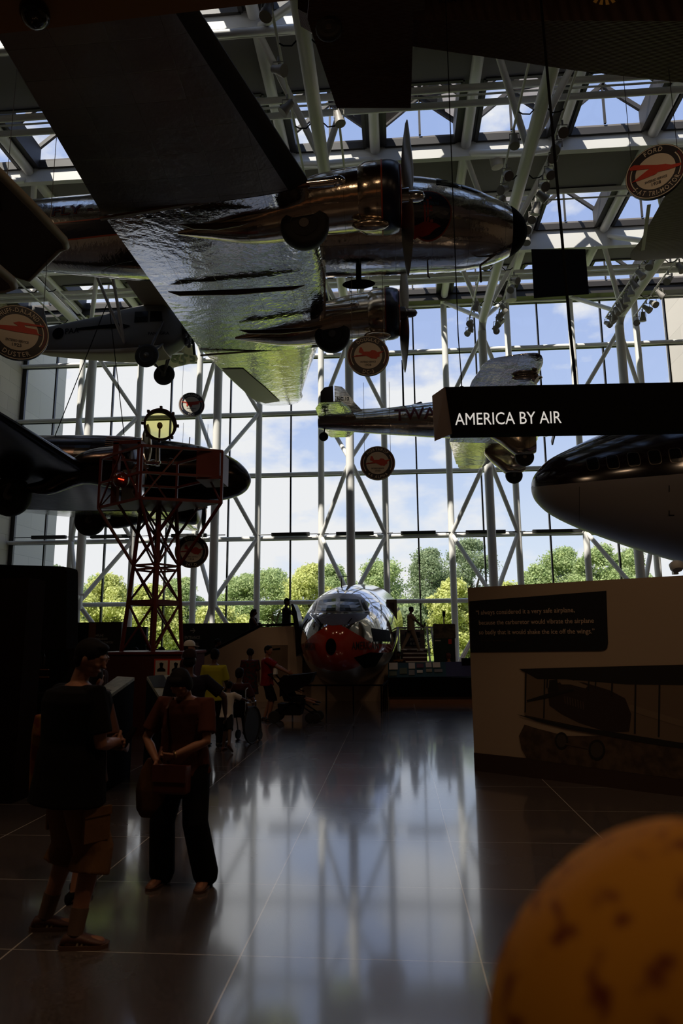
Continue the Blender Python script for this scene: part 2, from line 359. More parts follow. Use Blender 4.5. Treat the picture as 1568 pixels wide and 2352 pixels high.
def tree(px, ptop, Y, W, m, label, seed, low=.9, leaf=.135, nl=6500):
    p = aty(px, ptop, Y); H = p.z+.3; rg = np.random.default_rng(seed)
    root = thing('tree', label, 'tree', (p.x, Y, -.3), 0, 'trees outside the window wall')
    nb = 44; C = []
    for i in range(nb):
        h = low+(H-low)*(i+.6)/nb; u = (h-low)/(H-low)
        rr = W/2*(math.sin(math.pi*min(1, u*.82+.18))**.6)*.72
        a = rg.uniform(0, 6.28); d = rr*math.sqrt(rg.uniform(.05, 1))
        s = W*rg.uniform(.08, .17)*(1.1-.35*u)
        C.append((d*math.cos(a), d*math.sin(a), min(h, H-s*.8), s))
    C = np.array(C); idx = rg.integers(0, nb, nl); dr = rg.normal(size=(nl, 3)); dr /= np.linalg.norm(dr, axis=1)[:, None]
    rad = C[idx, 3]*rg.uniform(.45, 1.0, nl)**.6*rg.choice([1, 1, 1.15, 1.45], nl); pos = C[idx, :3]+dr*rad[:, None]*np.array([1, 1, .85])
    nr = dr+rg.normal(size=(nl, 3))*.7; nr /= np.linalg.norm(nr, axis=1)[:, None]
    a = np.cross(nr, rg.normal(size=(nl, 3))); a /= np.linalg.norm(a, axis=1)[:, None]; b = np.cross(nr, a)
    sz = leaf*rg.uniform(.6, 1.3, nl)[:, None]
    vs = np.stack([pos-a*sz, pos-b*sz*.6, pos+a*sz, pos+b*sz*.6], 1).reshape(-1, 3)
    me = bpy.data.meshes.new('crown'); me.vertices.add(len(vs)); me.vertices.foreach_set('co', vs.ravel())
    me.loops.add(nl*4); me.loops.foreach_set('vertex_index', np.arange(nl*4)); me.polygons.add(nl); me.polygons.foreach_set('loop_start', np.arange(nl)*4); me.update()
    mobj('crown', me, m, root)
    tb = MB().tube([(0, 0, 0), (.1, 0, H*.3), (-.1, .1, H*.7)], [W*.035, W*.028, W*.01], 8)
    for i in range(5):
        q = C[rg.integers(6, nb)]; tb.tube([(0, 0, H*.25), (q[0]*.5, q[1]*.5, H*.25+(q[2]-H*.25)*.6), (q[0], q[1], q[2])], [W*.02, W*.012, W*.005], 6)
    tb.build('trunk', BARK, root)
    return root
TR = [ (165, 1375, 66, 6, LG, 'green tree showing beside the dark left panel edge'),
 (228, 1325, 70, 7, LG, 'darker green tree top left of the beacon tower'),
 (258, 1322, 60, 7.5, LY, 'bright yellow green tree just left of the beacon tower'),
 (350, 1345, 58, 6.5, LY, 'yellow green tree seen through the beacon tower legs'),
 (420, 1330, 64, 7, LG, 'pale green tree just right of the beacon tower'),
 (505, 1395, 52, 6, LY, 'low yellow tree above the dark entrance wall'),
 (560, 1322, 76, 8, LG, 'green tree with twin rounded tops above the stair queue'),
 (625, 1310, 74, 8.5, LG, 'rounded green tree above the man at the aircraft door'),
 (715, 1300, 68, 8, LY, 'light green tree just left of the silver nose'),
 (770, 1300, 78, 8, LG, 'green tree rising behind the silver nose'),
 (865, 1290, 72, 9, LG, 'mid green tree just right of the silver nose'),
 (935, 1400, 56, 6, LD, 'low dark green bush behind the man on the steps'),
 (985, 1262, 84, 9, LD, 'tall dark green oak left of the quote wall, its left half'),
 (1075, 1240, 86, 12, LD, 'tallest dark green oak above the quote wall corner'),
 (1035, 1330, 54, 5.5, LY, 'feathery light green tree before the dark oaks'),
 (1225, 1300, 78, 7, LG, 'small tree above the quote wall left of a white column'),
 (1290, 1262, 80, 10, LG, 'broad tree above the quote wall with reddish top'),
 (1370, 1255, 74, 8, LG, 'thin topped tree under the airliner nose'),
 (1440, 1262, 82, 8, LG, 'distant tree nearest the right under the airliner nose'),
 (118, 1300, 60, 5, LD, 'sparse tree beside the stone exterior wall'),
 (1075, 1385, 58, 6, LY, 'bright low tree beside the quote wall edge'),
 (480, 1450, 75, 12, LG, 'low green hedge tree behind the entrance wall'),
 (820, 1440, 80, 14, LG, 'low spreading tree hidden behind the silver nose'),
 (1160, 1340, 66, 7, LY, 'light green tree rising just over the quote wall corner')]
for i, a in enumerate(TR): tree(*a[:6], seed=100+i, nl=30000 if a[3] > 7 else 22000)
# ================================================================ aircraft helpers
def metal(name, axes, col=(.72, .70, .67), rough=.16, pw=.9, ph=.55, dent=.35):
    m = bpy.data.materials.new(name); m.use_nodes = True; t = m.node_tree; b = t.nodes['Principled BSDF']
    b.inputs['Metallic'].default_value = 1.0; b.inputs['Roughness'].default_value = rough; b.inputs['Base Color'].default_value = (*col, 1)
    c = N(t, 'ShaderNodeTexCoord'); s = N(t, 'ShaderNodeSeparateXYZ'); t.links.new(c.outputs['Object'], s.inputs[0])
    q = N(t, 'ShaderNodeCombineXYZ'); t.links.new(s.outputs[axes[0]], q.inputs[0]); t.links.new(s.outputs[axes[1]], q.inputs[1])
    k = N(t, 'ShaderNodeTexBrick'); k.offset = 0; k.inputs['Scale'].default_value = 1; k.inputs['Brick Width'].default_value = pw; k.inputs['Row Height'].default_value = ph
    k.inputs['Mortar Size'].default_value = .007; k.inputs['Color1'].default_value = (1, 1, 1, 1); k.inputs['Color2'].default_value = (.82, .82, .82, 1); k.inputs['Mortar'].default_value = (.55, .55, .55, 1)
    t.links.new(q.outputs[0], k.inputs['Vector'])
    x = N(t, 'ShaderNodeMix', data_type='RGBA', blend_type='MULTIPLY'); x.inputs[0].default_value = 1; x.inputs[6].default_value = (*col, 1); t.links.new(k.outputs[0], x.inputs[7]); t.links.new(x.outputs[2], b.inputs['Base Color'])
    n = N(t, 'ShaderNodeTexNoise', i_Scale=2.2, i_Detail=4.0); t.links.new(c.outputs['Object'], n.inputs['Vector'])
    p1 = N(t, 'ShaderNodeBump', i_Strength=dent, i_Distance=.06); t.links.new(n.outputs[0], p1.inputs['Height']); n9 = N(t, 'ShaderNodeTexNoise', i_Scale=9.0, i_Detail=2.0); t.links.new(c.outputs['Object'], n9.inputs['Vector']); p9 = N(t, 'ShaderNodeBump', i_Strength=dent*.9, i_Distance=.02); t.links.new(n9.outputs[0], p9.inputs['Height']); t.links.new(p9.outputs[0], p1.inputs['Normal'])
    p2 = N(t, 'ShaderNodeBump', i_Strength=.35, i_Distance=.01); t.links.new(k.outputs[0], p2.inputs['Height']); t.links.new(p1.outputs[0], p2.inputs['Normal']); t.links.new(p2.outputs[0], b.inputs['Normal'])
    return m
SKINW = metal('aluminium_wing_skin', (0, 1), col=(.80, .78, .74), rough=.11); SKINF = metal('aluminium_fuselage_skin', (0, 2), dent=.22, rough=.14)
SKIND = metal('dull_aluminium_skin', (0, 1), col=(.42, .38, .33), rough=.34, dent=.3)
CHROME = mat('bright_metal', (.75, .73, .70), .08, 1.0)
GOLD = metal('warm_aluminium_cowling', (0, 2), col=(.66, .56, .44), rough=.16, dent=.15, pw=.7, ph=.8)
STEELD = mat('dark_steel', (.10, .09, .085), .4, .8)
TYRE = mat('tyre_rubber', (.010, .009, .009), .7)
NAVY = mat('navy_paint', (.008, .010, .030), .3)
ORNG = mat('orange_red_line', (.42, .07, .025), .4)
REDP = mat('red_paint', (.40, .025, .015), .35)
DGLASS = mat('dark_cockpit_glass', (.006, .007, .009), .15, spec=.25)
BOOT = mat('black_deicer_rubber', (.006, .006, .006), .6)
AF = [(0, 0), (.012, .022), (.05, .046), (.12, .068), (.25, .082), (.4, .080), (.6, .058), (.8, .03), (1, .003), (1, -.003), (.8, -.012), (.6, -.022), (.4, -.030), (.25, -.034), (.12, -.034), (.05, -.026), (.012, -.014)]
def wing(secs, tk=1.0, c0=0., c1=1., grow=0.):
    """secs: (LE, TE, thickness factor); builds a closed aerofoil loft"""
    b = MB(); rings = []
    for s_ in secs:
        le, te = V(s_[0]), V(s_[1]); k = (s_[2] if len(s_) > 2 else 1)*tk; ch = (te-le); L = ch.length
        ring = []
        for u, z in AF:
            uu = min(u, c1); ring.append(le+ch*uu+V((0, 0, 1))*(z*L*k + (grow if z > 0 else -grow if z < 0 else 0)) - (ch.normalized()*grow if u < .03 else V((0, 0, 0))))
        rings.append(ring)
    return b.loft(rings)
def tapered(secs, p, q, n=5):
    """round a wing tip between section p and the tip line q=(LEtip, TEtip)"""
    out = []; le, te, k = V(p[0]), V(p[1]), (p[2] if len(p) > 2 else 1); l2, t2 = V(q[0]), V(q[1])
    for i in range(1, n+1):
        a = i/n; g = math.sin(a*math.pi/2); h = 1-math.cos(a*math.pi/2)
        out.append((le.lerp(l2, g*.0)+(l2-le)*h*.0+V((le.x+(l2.x-le.x)*h-le.x, (l2.y-le.y)*g, (l2.z-le.z)*g)), te+V(((t2.x-te.x)*h, (t2.y-te.y)*g, (t2.z-te.z)*g)), k*math.cos(a*1.35)))
    return secs+[p]+out
def body(st, n=36, ax='x', p=2.0):
    """stations (x, y, z, half width, half height); local rings perpendicular to x"""
    b = MB(); rings = []
    for s_ in st:
        x, y, z, a, h = s_[:5]; e_ = s_[5] if len(s_) > 5 else p; ring = []
        for k in range(n):
            t_ = 2*math.pi*k/n; cc, ss = math.cos(t_), math.sin(t_)
            ring.append(V((x, y+a*math.copysign(abs(cc)**(2/e_), cc), z+h*math.copysign(abs(ss)**(2/e_), ss))))
        rings.append(ring)
    return b.loft(rings)
def smooth_st(st, k=4):
    """Catmull-Rom through stations"""
    out = []; n = len(st)
    for i in range(n-1):
        p0, p1, p2, p3 = st[max(i-1, 0)], st[i], st[i+1], st[min(i+2, n-1)]
        for j in range(k):
            t_ = j/k; out.append(tuple(.5*((2*p1[m])+(-p0[m]+p2[m])*t_+(2*p0[m]-5*p1[m]+4*p2[m]-p3[m])*t_*t_+(-p0[m]+3*p1[m]-3*p2[m]+p3[m])*t_**3) for m in range(len(p1))))
    out.append(tuple(st[-1])); return out
def wheel(root, c, r, wd, name='wheel', ax=(0, 1, 0)):
    t_ = MB(); prof = [(r*.55, -wd*.38), (r*.8, -wd*.5), (r*.95, -wd*.36), (r, -wd*.12), (r, wd*.12), (r*.95, wd*.36), (r*.8, wd*.5), (r*.55, wd*.38)]
    t_.lathe(prof, c, ax, 32); o = t_.build(name, TYRE, root, 50)
    h = MB().lathe([(.01, -wd*.46), (r*.2, -wd*.46), (r*.24, -wd*.38), (r*.5, -wd*.30), (r*.58, -wd*.42), (r*.58, wd*.42), (r*.5, wd*.3), (r*.24, wd*.38), (r*.2, wd*.46), (.01, wd*.46)], c, ax, 28)
    h.build('hub', STEELD, o, 40); return o
def blade_mb(c, d, L, w_=.12):
    """propeller blade from hub centre c along d, disc normal +x"""
    c, d = V(c), V(d).normalized(); sd = d.cross(V((1, 0, 0))).normalized(); rings = []
    for i in range(11):
        u = .06+.94*i/10; wd = w_*(.35+1.1*math.sin(math.pi*min(1, u*.82+.1))**.8)*(1 if i < 10 else .25); tw = R(62-44*u); th_ = .02*(1.2-u)+.006
        a = (sd*math.cos(tw)+V((1, 0, 0))*math.sin(tw)); b_ = a.cross(d)
        rings.append([c+d*(u*L)+a*math.cos(q)*wd/2*1.6+b_*math.sin(q)*th_ for q in [2*math.pi*k/12 for k in range(12)]])
    return MB().loft(rings)
def bvh(*obs):
    from mathutils.bvhtree import BVHTree
    vs = []; fs = []
    for o in obs:
        k = len(vs); M_ = o.matrix_world.copy() if not o.parent else (Matrix.Translation(o.parent.location) @ o.parent.rotation_euler.to_matrix().to_4x4())
        vs += [M_ @ v.co for v in o.data.vertices]; fs += [tuple(i+k for i in p.vertices) for p in o.data.polygons]
    return BVHTree.FromPolygons(vs, fs)
def hit(tree_, px, py):
    for k in range(30):
        h = tree_.ray_cast(CP, ray(px, py+k).normalized())
        if h[0] is not None: return h[0]
    return tree_.find_nearest(CP+ray(px, py)*18)[0]
def decal(tree_, pts2, faces, to3, dirn, off=.012, cuts=2):
    """flat marking laid on a curved skin: pts2 2D, to3 maps 2D to a start point, dirn the direction it is pressed along"""
    bm = bmesh.new(); vs = [bm.verts.new((p[0], p[1], 0)) for p in pts2]
    for f_ in faces:
        try: bm.faces.new([vs[i] for i in f_])
        except ValueError: pass
    bmesh.ops.triangulate(bm, faces=bm.faces)
    for _ in range(cuts):
        L = max(e_.calc_length() for e_ in bm.edges)
        es = [e_ for e_ in bm.edges if e_.calc_length() > L*.35]; bmesh.ops.subdivide_edges(bm, edges=es, cuts=1); bmesh.ops.triangulate(bm, faces=bm.faces)
    out = MB(); P = []; ok = []
    for v in bm.verts:
        s_ = to3(v.co.x, v.co.y); h = tree_.ray_cast(s_, dirn)
        if h[0] is None: P.append(s_); ok.append(False)
        else: P.append(h[0]-V(dirn).normalized()*off*.2+h[1]*(off if h[1].dot(V(dirn)) < 0 else -off)); ok.append(True)
    bm.verts.index_update(); F = [tuple(v.index for v in f_.verts) for f_ in bm.faces if all(ok[v.index] for v in f_.verts)]
    bm.free(); out.add(P, F); return out
def loc(o, b):
    """world-space builder to the local space of its (unrotated) root"""
    q = o.location; b.v = [(v[0]-q.x, v[1]-q.y, v[2]-q.z) for v in b.v]; return b
def radial(root, c, r, dep=.3, ax=(1, 0, 0), n=9, mt=None):
    """radial engine: crankcase, cylinders"""
    b = MB(); ax = V(ax).normalized(); u = V((0, 0, 1)) if abs(ax.z) < .9 else V((0, 1, 0)); x = ax.cross(u).normalized(); y = ax.cross(x)
    b.lathe([(.01, dep*.7), (r*.2, dep*.65), (r*.34, dep*.3), (r*.4, -dep*.5), (.01, -dep*.5)], c, ax, 20)
    for k in range(n):
        a = 2*math.pi*k/n; d = x*math.cos(a)+y*math.sin(a)
        for j in range(5): b.cyl(V(c)+d*(r*(.38+.11*j)), V(c)+d*(r*(.38+.11*j)+r*.06), r*.15, n=10)
        b.cyl(V(c)+d*r*.35, V(c)+d*r*.97, r*.11, n=8)
    return b.build('engine', mt or STEELD, root, 40)
# ================================================================ silver twin-engine airliner hung highest (nose to the right)
O3 = V((-1.6, 16.15, 10.8))
dc = thing('airliner', 'big polished silver twin-engined airliner hung under the skylights, nose pointing right', 'airplane', O3)
st = smooth_st([(-15.6, 0, 13.1, .12, .15), (-14.2, 0, 12.95, .32, .42), (-11, 0, 12.68, .68, .78), (-8, 0, 12.45, .98, 1.04), (-5.5, 0, 12.32, 1.16, 1.17), (-2, 0, 12.3, 1.2, 1.2), (0, 0, 12.28, 1.18, 1.2), (1.1, 0, 12.22, 1.1, 1.15),
                (1.9, 0, 12.1, .98, 1.04), (2.6, 0, 12.0, .80, .84), (3.1, 0, 11.95, .60, .60), (3.38, 0, 11.93, .38, .38), (3.5, 0, 11.92, .16, .16), (3.53, 0, 11.92, .02, .02)])
st = [(a[0], 16.15, a[2], a[3], a[4]) for a in st]
FUS3 = loc(dc, body(st, 48)).build('fuselage', SKINF, dc, 60)
B3 = bvh(FUS3)
# centre section
loc(dc, wing([((-1.62, 12.35, 10.95), (-5.95, 12.6, 10.62), 1.25), ((-1.6, 16.1, 10.95), (-5.9, 16.1, 10.62), 1.3), ((-2.0, 20.1, 10.95), (-5.85, 19.7, 10.62), 1.25)])).build('wing_centre', SKINW, dc, 40)
NS = [((-1.62, 12.33, 10.95), (-5.95, 12.58, 10.6), 1.2), ((-2.78, 9.0, 11.32), (-6.02, 9.2, 11.1), 1.15), ((-3.9, 5.6, 11.68), (-6.08, 5.6, 11.5), 1.1)]
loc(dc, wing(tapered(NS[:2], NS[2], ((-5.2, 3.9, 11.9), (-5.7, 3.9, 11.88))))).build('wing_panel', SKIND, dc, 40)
FWP = loc(dc, wing([((-2.2, 20.12, 10.95), (-5.8, 19.72, 10.62), 1.2), ((-2.9, 23.0, 11.22), (-5.72, 23.2, 11.0), 1.1)] + tapered([], ((-3.6, 26.2, 11.58), (-5.6, 26.6, 11.42), 1.0), ((-4.6, 28.3, 11.8), (-5.2, 28.3, 11.78))))).build('wing_panel', SKINW, dc, 40)
BFW = bvh(FWP)
loc(dc, decal(BFW, [(-5.72, 21.6), (-5.0, 21.7), (-4.75, 24.5), (-4.62, 27.0), (-5.3, 27.3), (-5.6, 26.0)], [tuple(range(6))], lambda u, v: V((u, v, 5)), V((0, 0, 1)), .02, 4)).build('aileron', mat('doped_fabric', (.42, .38, .30), .6), dc)
for q_ in (22.3, 23.5, 24.8, 26.0): loc(dc, MB().bar((-4.95, q_, 10.95+(q_-20)*.09), (-4.55, q_+.02, 10.9+(q_-20)*.09), .02, .05)).build('hinge', BLACK, dc)
loc(dc, wing([((s_[0][0]+.02, s_[0][1], s_[0][2]), (s_[1][0], s_[1][1], s_[1][2]), s_[2]) for s_ in NS], c1=.085, grow=.014)).build('deicer_boot', BOOT, dc, 40)
loc(dc, MB().bar((-1.55, 12.34, 10.84), (-6.0, 12.58, 10.50), .07, .05)).build('wing_joint_strip', mat('brown_joint', (.16, .07, .04), .4), dc)
loc(dc, MB().bar((-1.95, 20.12, 10.84), (-5.9, 19.72, 10.5), .06, .04)).build('wing_joint_strip', mat('brown_joint', (.16, .07, .04), .4), dc)
for y, xa, xb in ((15.75, -5.6, -2.1), (18.1, -4.3, -1.9), (12.95, -4.4, -2.8)):   # split flap hinge fairings
    loc(dc, MB().tube([(xa, y, 10.52), (xa+.3, y, 10.45), ((xa+xb)/2, y, 10.42), (xb-.3, y, 10.46), (xb, y, 10.52)], [.01, .06, .075, .05, .01], 10)).build('hinge_fairing', mat('brown_metal', (.10, .06, .045), .3, .6), dc, 50)
for Y, nm in ((13.42, 0), (18.88, 1)):
    Z = 11.2
    eng = thing('nacelle', '', ''); del eng['label'], eng['category']; eng.parent = dc
    nac = MB(); nac.loft([r_ for r_ in []]) if False else None
    nst = smooth_st([(-4.6, Y, 10.62, .03, .02), (-4.0, Y, 10.62, .2, .12), (-3.0, Y, 10.72, .42, .36), (-2.1, Y, 10.95, .56, .55), (-1.4, Y, 11.12, .62, .63), (-.5, Y, Z, .66, .66)])
    loc(dc, body(nst, 32)).build('nacelle_skin', GOLD, eng, 50)
    cw = MB().lathe([(.50, -.62), (.66, -.60), (.735, -.45), (.75, -.1), (.74, .1), (.70, .24), (.62, .30), (.55, .24), (.53, .0)], (0, Y, Z), (1, 0, 0), 40)
    loc(dc, cw).build('cowling', GOLD, eng, 50)
    loc(dc, MB().lathe([(.752, -.08), (.758, .0), (.747, .1), (.707, .245), (.625, .305), (.60, .30), (.66, .2), (.7, 0)], (0, Y, Z), (1, 0, 0), 40)).build('cowl_band', NAVY, eng, 50)
    loc(dc, MB().lathe([(.75, -.115), (.762, -.11), (.762, -.085), (.75, -.08)], (0, Y, Z), (1, 0, 0), 40).lathe([(.60, .30), (.63, .318), (.66, .30), (.63, .28)], (0, Y, Z), (1, 0, 0), 40)).build('cowl_stripe', ORNG, eng, 50)
    e2 = radial(eng, V((0, Y, Z))-O3, .5)
    loc(dc, MB().cyl((-2.6, Y-.72, 11.05), (-1.1, Y-.62, 11.2), .10, .13, 14).ell((-1.05, Y-.62, 11.22), (.22, .13, .13))).build('exhaust_pipe', CHROME, eng, 50)
    loc(dc, MB().ell((-.35, Y-.25, 10.42), (.4, .16, .14))).build('oil_scoop', GOLD, eng, 50)
    pr_ = thing('propeller', '', ''); del pr_['label'], pr_['category']; pr_.parent = dc
    loc(dc, MB().lathe([(.02, .38), (.09, .34), (.13, .22), (.13, .05), (.2, .03), (.2, -.12), (.1, -.2)], (.45, Y, Z), (1, 0, 0), 20)).build('hub', CHROME if nm == 0 else STEELD, pr_, 40)
    for d in ((.02, -.06, 1), (-.01, .06, -1)):
        bl = blade_mb(V((.45, Y, Z)), d, 1.80, .17); loc(dc, bl).build('blade', mat('blade_metal', (.30, .28, .25), .3, .9), pr_, 50)
    # main wheel, half out of the nacelle
    wx = -1.75 if nm == 0 else -1.66; wy = Y+.0; wz = 10.5 if nm == 0 else 10.52
    wheel(dc, V((wx, wy-.28, wz-.06))-O3, .52, .34)
    loc(dc, MB().cyl((wx, wy-.24, wz), (wx+.25, wy-.24, 11.0), .05).cyl((wx, wy+.24, wz), (wx+.25, wy+.24, 11.0), .05).cyl((wx, wy-.26, wz), (wx, wy+.26, wz), .045)).build('gear_leg', STEELD, dc, 40)
# tail
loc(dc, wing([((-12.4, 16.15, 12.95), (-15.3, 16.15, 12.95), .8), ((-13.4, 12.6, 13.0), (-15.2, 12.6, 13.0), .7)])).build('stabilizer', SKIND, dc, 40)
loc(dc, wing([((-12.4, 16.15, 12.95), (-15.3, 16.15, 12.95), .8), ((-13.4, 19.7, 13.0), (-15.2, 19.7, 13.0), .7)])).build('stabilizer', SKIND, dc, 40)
loc(dc, MB().prism([(-12.2, 16.08, 13.2), (-14.0, 16.08, 15.4), (-14.8, 16.08, 15.9), (-15.8, 16.08, 15.3), (-16.0, 16.08, 13.4), (-15.2, 16.08, 12.6)], (0, .14, 0))).build('fin', SKINF, dc)
# nose cap, windows, stripe, roundel, lettering: laid on the skin
def side(xz): return lambda u, v: V((u, 12.0, v))
def surf_strip(f, name, m, pts, off=.012, cuts=3, par=None):
    d_ = decal(B3, pts, [tuple(range(len(pts)))], side(0), V((0, 1, 0)), off, cuts); return loc(dc, d_).build(name, m, par or dc)
st2 = [s_ for s_ in st if s_[0] > 3.02]; loc(dc, body([(s_[0]+.012, s_[1], s_[2], s_[3]+.012, s_[4]+.012) for s_ in st2], 48)).build('nose_cap', BLACK, dc, 60)
loc(dc, MB().loft([body([(x, st2[0][1], st2[0][2], st2[0][3]+k, st2[0][4]+k)], 48).v for x, k in ((3.0, .01), (3.0, .02), (3.04, .014))], cap=False)).build('nose_stripe', ORNG, dc)
surf_strip(0, 'cockpit_window', DGLASS, [(1.22, 12.72), (1.78, 12.68), (1.72, 13.05), (1.25, 13.12)])
surf_strip(0, 'cockpit_window', DGLASS, [(1.86, 12.68), (2.2, 12.60), (2.42, 12.68), (1.84, 13.0)])
surf_strip(0, 'entry_hatch', mat('hatch_brown', (.12, .05, .035), .5), [(.02, 12.98), (.44, 12.96), (.42, 13.28), (0.0, 13.28)])
c_ = hit(B3, 984, 488); cx, cz = (c_.x, c_.z) if c_ else (.6, 12.2)
def disc(r_, n=40): return [(cx+r_*math.cos(2*math.pi*k/n), cz+r_*1.0*math.sin(2*math.pi*k/n)) for k in range(n)]
surf_strip(0, 'emblem_ring', ORNG, disc(.56), .010); em = surf_strip(0, 'emblem', NAVY, disc(.53), .016)
S = .0105
def emb(px, py): return (cx+(px-984)*S, cz-(py-488)*S)
bird = [[(945, 516), (960, 512), (975, 506), (1000, 510), (1012, 516), (1000, 520), (985, 530), (968, 534), (955, 530), (942, 526)],
        [(974, 508), (972, 466), (977, 466), (978, 506)], [(980, 508), (979, 458), (984, 458), (985, 506)], [(987, 508), (986, 452), (991, 452), (994, 508)], [(940, 516), (962, 512), (958, 534), (950, 538)]]
for q in bird: surf_strip(0, 'bird_marking', REDP, [emb(*p) for p in q], .022, 1, em)
vs_, fs_ = glyphs('EASTERN'); k_ = .062/.7
loc(dc, decal(B3, [(cx-.30+v[0]*k_*1.5, cz+.17+v[1]*k_*1.3) for v in vs_], fs_, side(0), V((0, 1, 0)), .022, 1)).build('lettering', mat('blue_letters', (.03, .12, .20), .4), em)
vs_, fs_ = glyphs('Air Lines'); loc(dc, decal(B3, [(cx-.2+v[0]*.08, cz+.06+v[1]*.085) for v in vs_], fs_, side(0), V((0, 1, 0)), .022, 0)).build('lettering', MATS['blue_letters'], em)
ZQ = lambda px, py: hit(B3, px, py).z
zs0, zs1 = ZQ(190, 546), ZQ(190, 506); zt0, zt1 = ZQ(190, 488), ZQ(190, 470)
surf_strip(0, 'side_stripe', NAVY, [(-12, zs0+.15), (-9, zs0+.02), (-3, zs0-.1), (-3, zs1-.1), (-9, zs1+.02), (-12, zs1+.1)], .012, 5)
for zz in (zs0, zs1): surf_strip(0, 'side_stripe_edge', ORNG, [(-11, zz+.09), (-9, zz), (-3, zz-.12), (-3, zz-.09), (-9, zz+.03), (-11, zz+.12)], .016, 5)
for s_, x_, g_ in (('FLY - EASTERN AIR LINES', hit(B3, 118, 486).x, (zt1-zt0)),):
    for mm, off_, o2 in ((ORNG, .014, .03), (NAVY, .02, .0)):
        vs_, fs_ = glyphs(s_, .0+o2*.7); k_ = g_/.7
        loc(dc, decal(B3, [(x_+v[0]*k_*1.5, zt0+v[1]*k_-.012*v[0]*k_) for v in vs_], fs_, side(0), V((0, 1, 0)), off_, 2)).build('lettering', mm, dc)
for i in range(7): surf_strip(0, 'cabin_window', DGLASS, [(-1.0-i*.95, 12.52), (-.62-i*.95, 12.52), (-.62-i*.95, 12.86), (-1.0-i*.95, 12.86)], .02, 1)
# belly fittings
loc(dc, MB().cyl((-.75, 16.0, 11.1), (-.75, 16.0, 10.75), .07).ell((-.75, 16.0, 10.62), (.42, .12, .12))).build('belly_antenna', BLACK, dc, 50)
loc(dc, MB().tube([(1.0, 16.0, 11.1), (1.0, 16.0, 10.75), (1.05, 16.0, 10.7)], .02).tube([(3.0, 15.95, 11.45), (2.3, 15.95, 10.95), (2.3, 15.95, 10.5)], .03)).build('pitot_tube', STEELD, dc, 50)
loc(dc, MB().prism([(.0, 16.15, 13.45), (.6, 16.15, 13.43), (.52, 16.15, 13.62), (.45, 16.15, 13.62)], (0, .03, 0)).cyl((-.6, 16.15, 13.6), (.5, 16.15, 13.6), .008)).build('aerial', BLACK, dc)
# ================================================================ high-wing monoplane, grey, behind (left)
YC = 21.6; GREYP = mat('grey_aircraft_paint', (.16, .15, .14), .5); CREAM = mat('cream_fabric', (.55, .47, .33), .6)
O = aty(300, 770, YC); fc = thing('monoplane', 'grey high-wing monoplane with two big wheels, cream wing tip marked 853', 'airplane', O)
ztop = aty(300, 716, YC).z; zbot = aty(300, 818, YC).z
def fx(px): return aty(px, 770, YC).x
zc = (ztop+zbot)/2; hh = (ztop-zbot)/2*.95
def fz(py): return aty(300, py, YC).z
stt = [(fx(px), w_, (fz(a)-fz(b_))/2*.96, (fz(a)+fz(b_))/2) for px, w_, a, b_ in ((80, .10, 750, 800), (115, .2, 744, 807), (180, .32, 735, 814), (240, .42, 727, 819), (290, .48, 716, 822), (335, .5, 708, 822), (378, .5, 711, 818), (385, .5, 714, 816), (410, .44, 732, 804), (424, .34, 740, 790))]
FB = loc(fc, body([(x, YC, z, a, h, 4.5) for x, a, h, z in stt], 32)).build('fuselage', GREYP, fc, 35)
loc(fc, body([(x, YC, z-h*.93, a*.96, h*.12, 4.5) for x, a, h, z in stt[:8]], 24)).build('belly_fairing', CREAM, fc, 35)
BF = bvh(FB)
def fdec(name, m, pts, faces=None, off=.012, par=None, cuts=1):
    return loc(fc, decal(BF, pts, faces or [tuple(range(len(pts)))], lambda u, v: V((u, YC-4, v)), V((0, 1, 0)), off, cuts)).build(name, m, par or fc)
fdec('cabin_window', DGLASS, [(fx(320), zc+.16), (fx(350), zc+.16), (fx(350), zc+.56), (fx(320), zc+.56)])
fdec('cabin_window', DGLASS, [(fx(355), zc+.16), (fx(384), zc+.16), (fx(380), zc+.54), (fx(355), zc+.56)])
fdec('arrow_stripe', BLACK, [(fx(185), zc+.05), (fx(290), zc+.0), (fx(290), zc-.08), (fx(312), zc+.04), (fx(290), zc+.17), (fx(290), zc+.10), (fx(185), zc+.13)])
fdec('globe_marking', BLACK, [(fx(142)+.22*math.cos(a*.4), zc+.0+.22*math.sin(a*.4)) for a in range(16)])
for s_, x_, z_, g_ in (('PAA', fx(158), zc-.05, .22), ('PANAGRA', fx(352), zc-.32, .12)):
    vs_, fs_ = glyphs(s_); fdec('lettering', BLACK, [(x_+v[0]*g_*1.3, z_+v[1]*g_*1.3) for v in vs_], fs_, .014, None, 0)
zw = zc+.86
tl = atz(457, 833, zw); tt = atz(362, 850, zw); wl = fx(404); wt = fx(335)
FW_ = loc(fc, wing([((wl, YC, zw), (wt, YC, zw), 1), ((tl.x+.12, tl.y-.9, zw), (tt.x-.1, tt.y-.9, zw), 1)]+tapered([], ((tl.x+.1, tl.y-.6, zw), (tt.x, tt.y-.6, zw), 1), ((tl.x-.4, tl.y, zw), (tt.x+.4, tt.y, zw))))).build('wing', CREAM, fc, 40)
loc(fc, wing([((wl, YC, zw), (wt, YC, zw), 1), ((wl, YC-5.6, zw), (wt+.1, YC-5.6, zw), 1)])).build('wing', CREAM, fc, 40)
BW_ = bvh(FW_); vs_, fs_ = glyphs('853', 0.02); a0_, a1_ = atz(392, 790, zw), atz(440, 832, zw); e1_ = V((a1_.x-a0_.x, a1_.y-a0_.y)).normalized() if False else (a1_-a0_).normalized(); e2_ = V((-e1_.y, e1_.x, 0))*-1
gw_ = max(v[0] for v in vs_); kk_ = 56/gw_; P_ = []; F_ = []
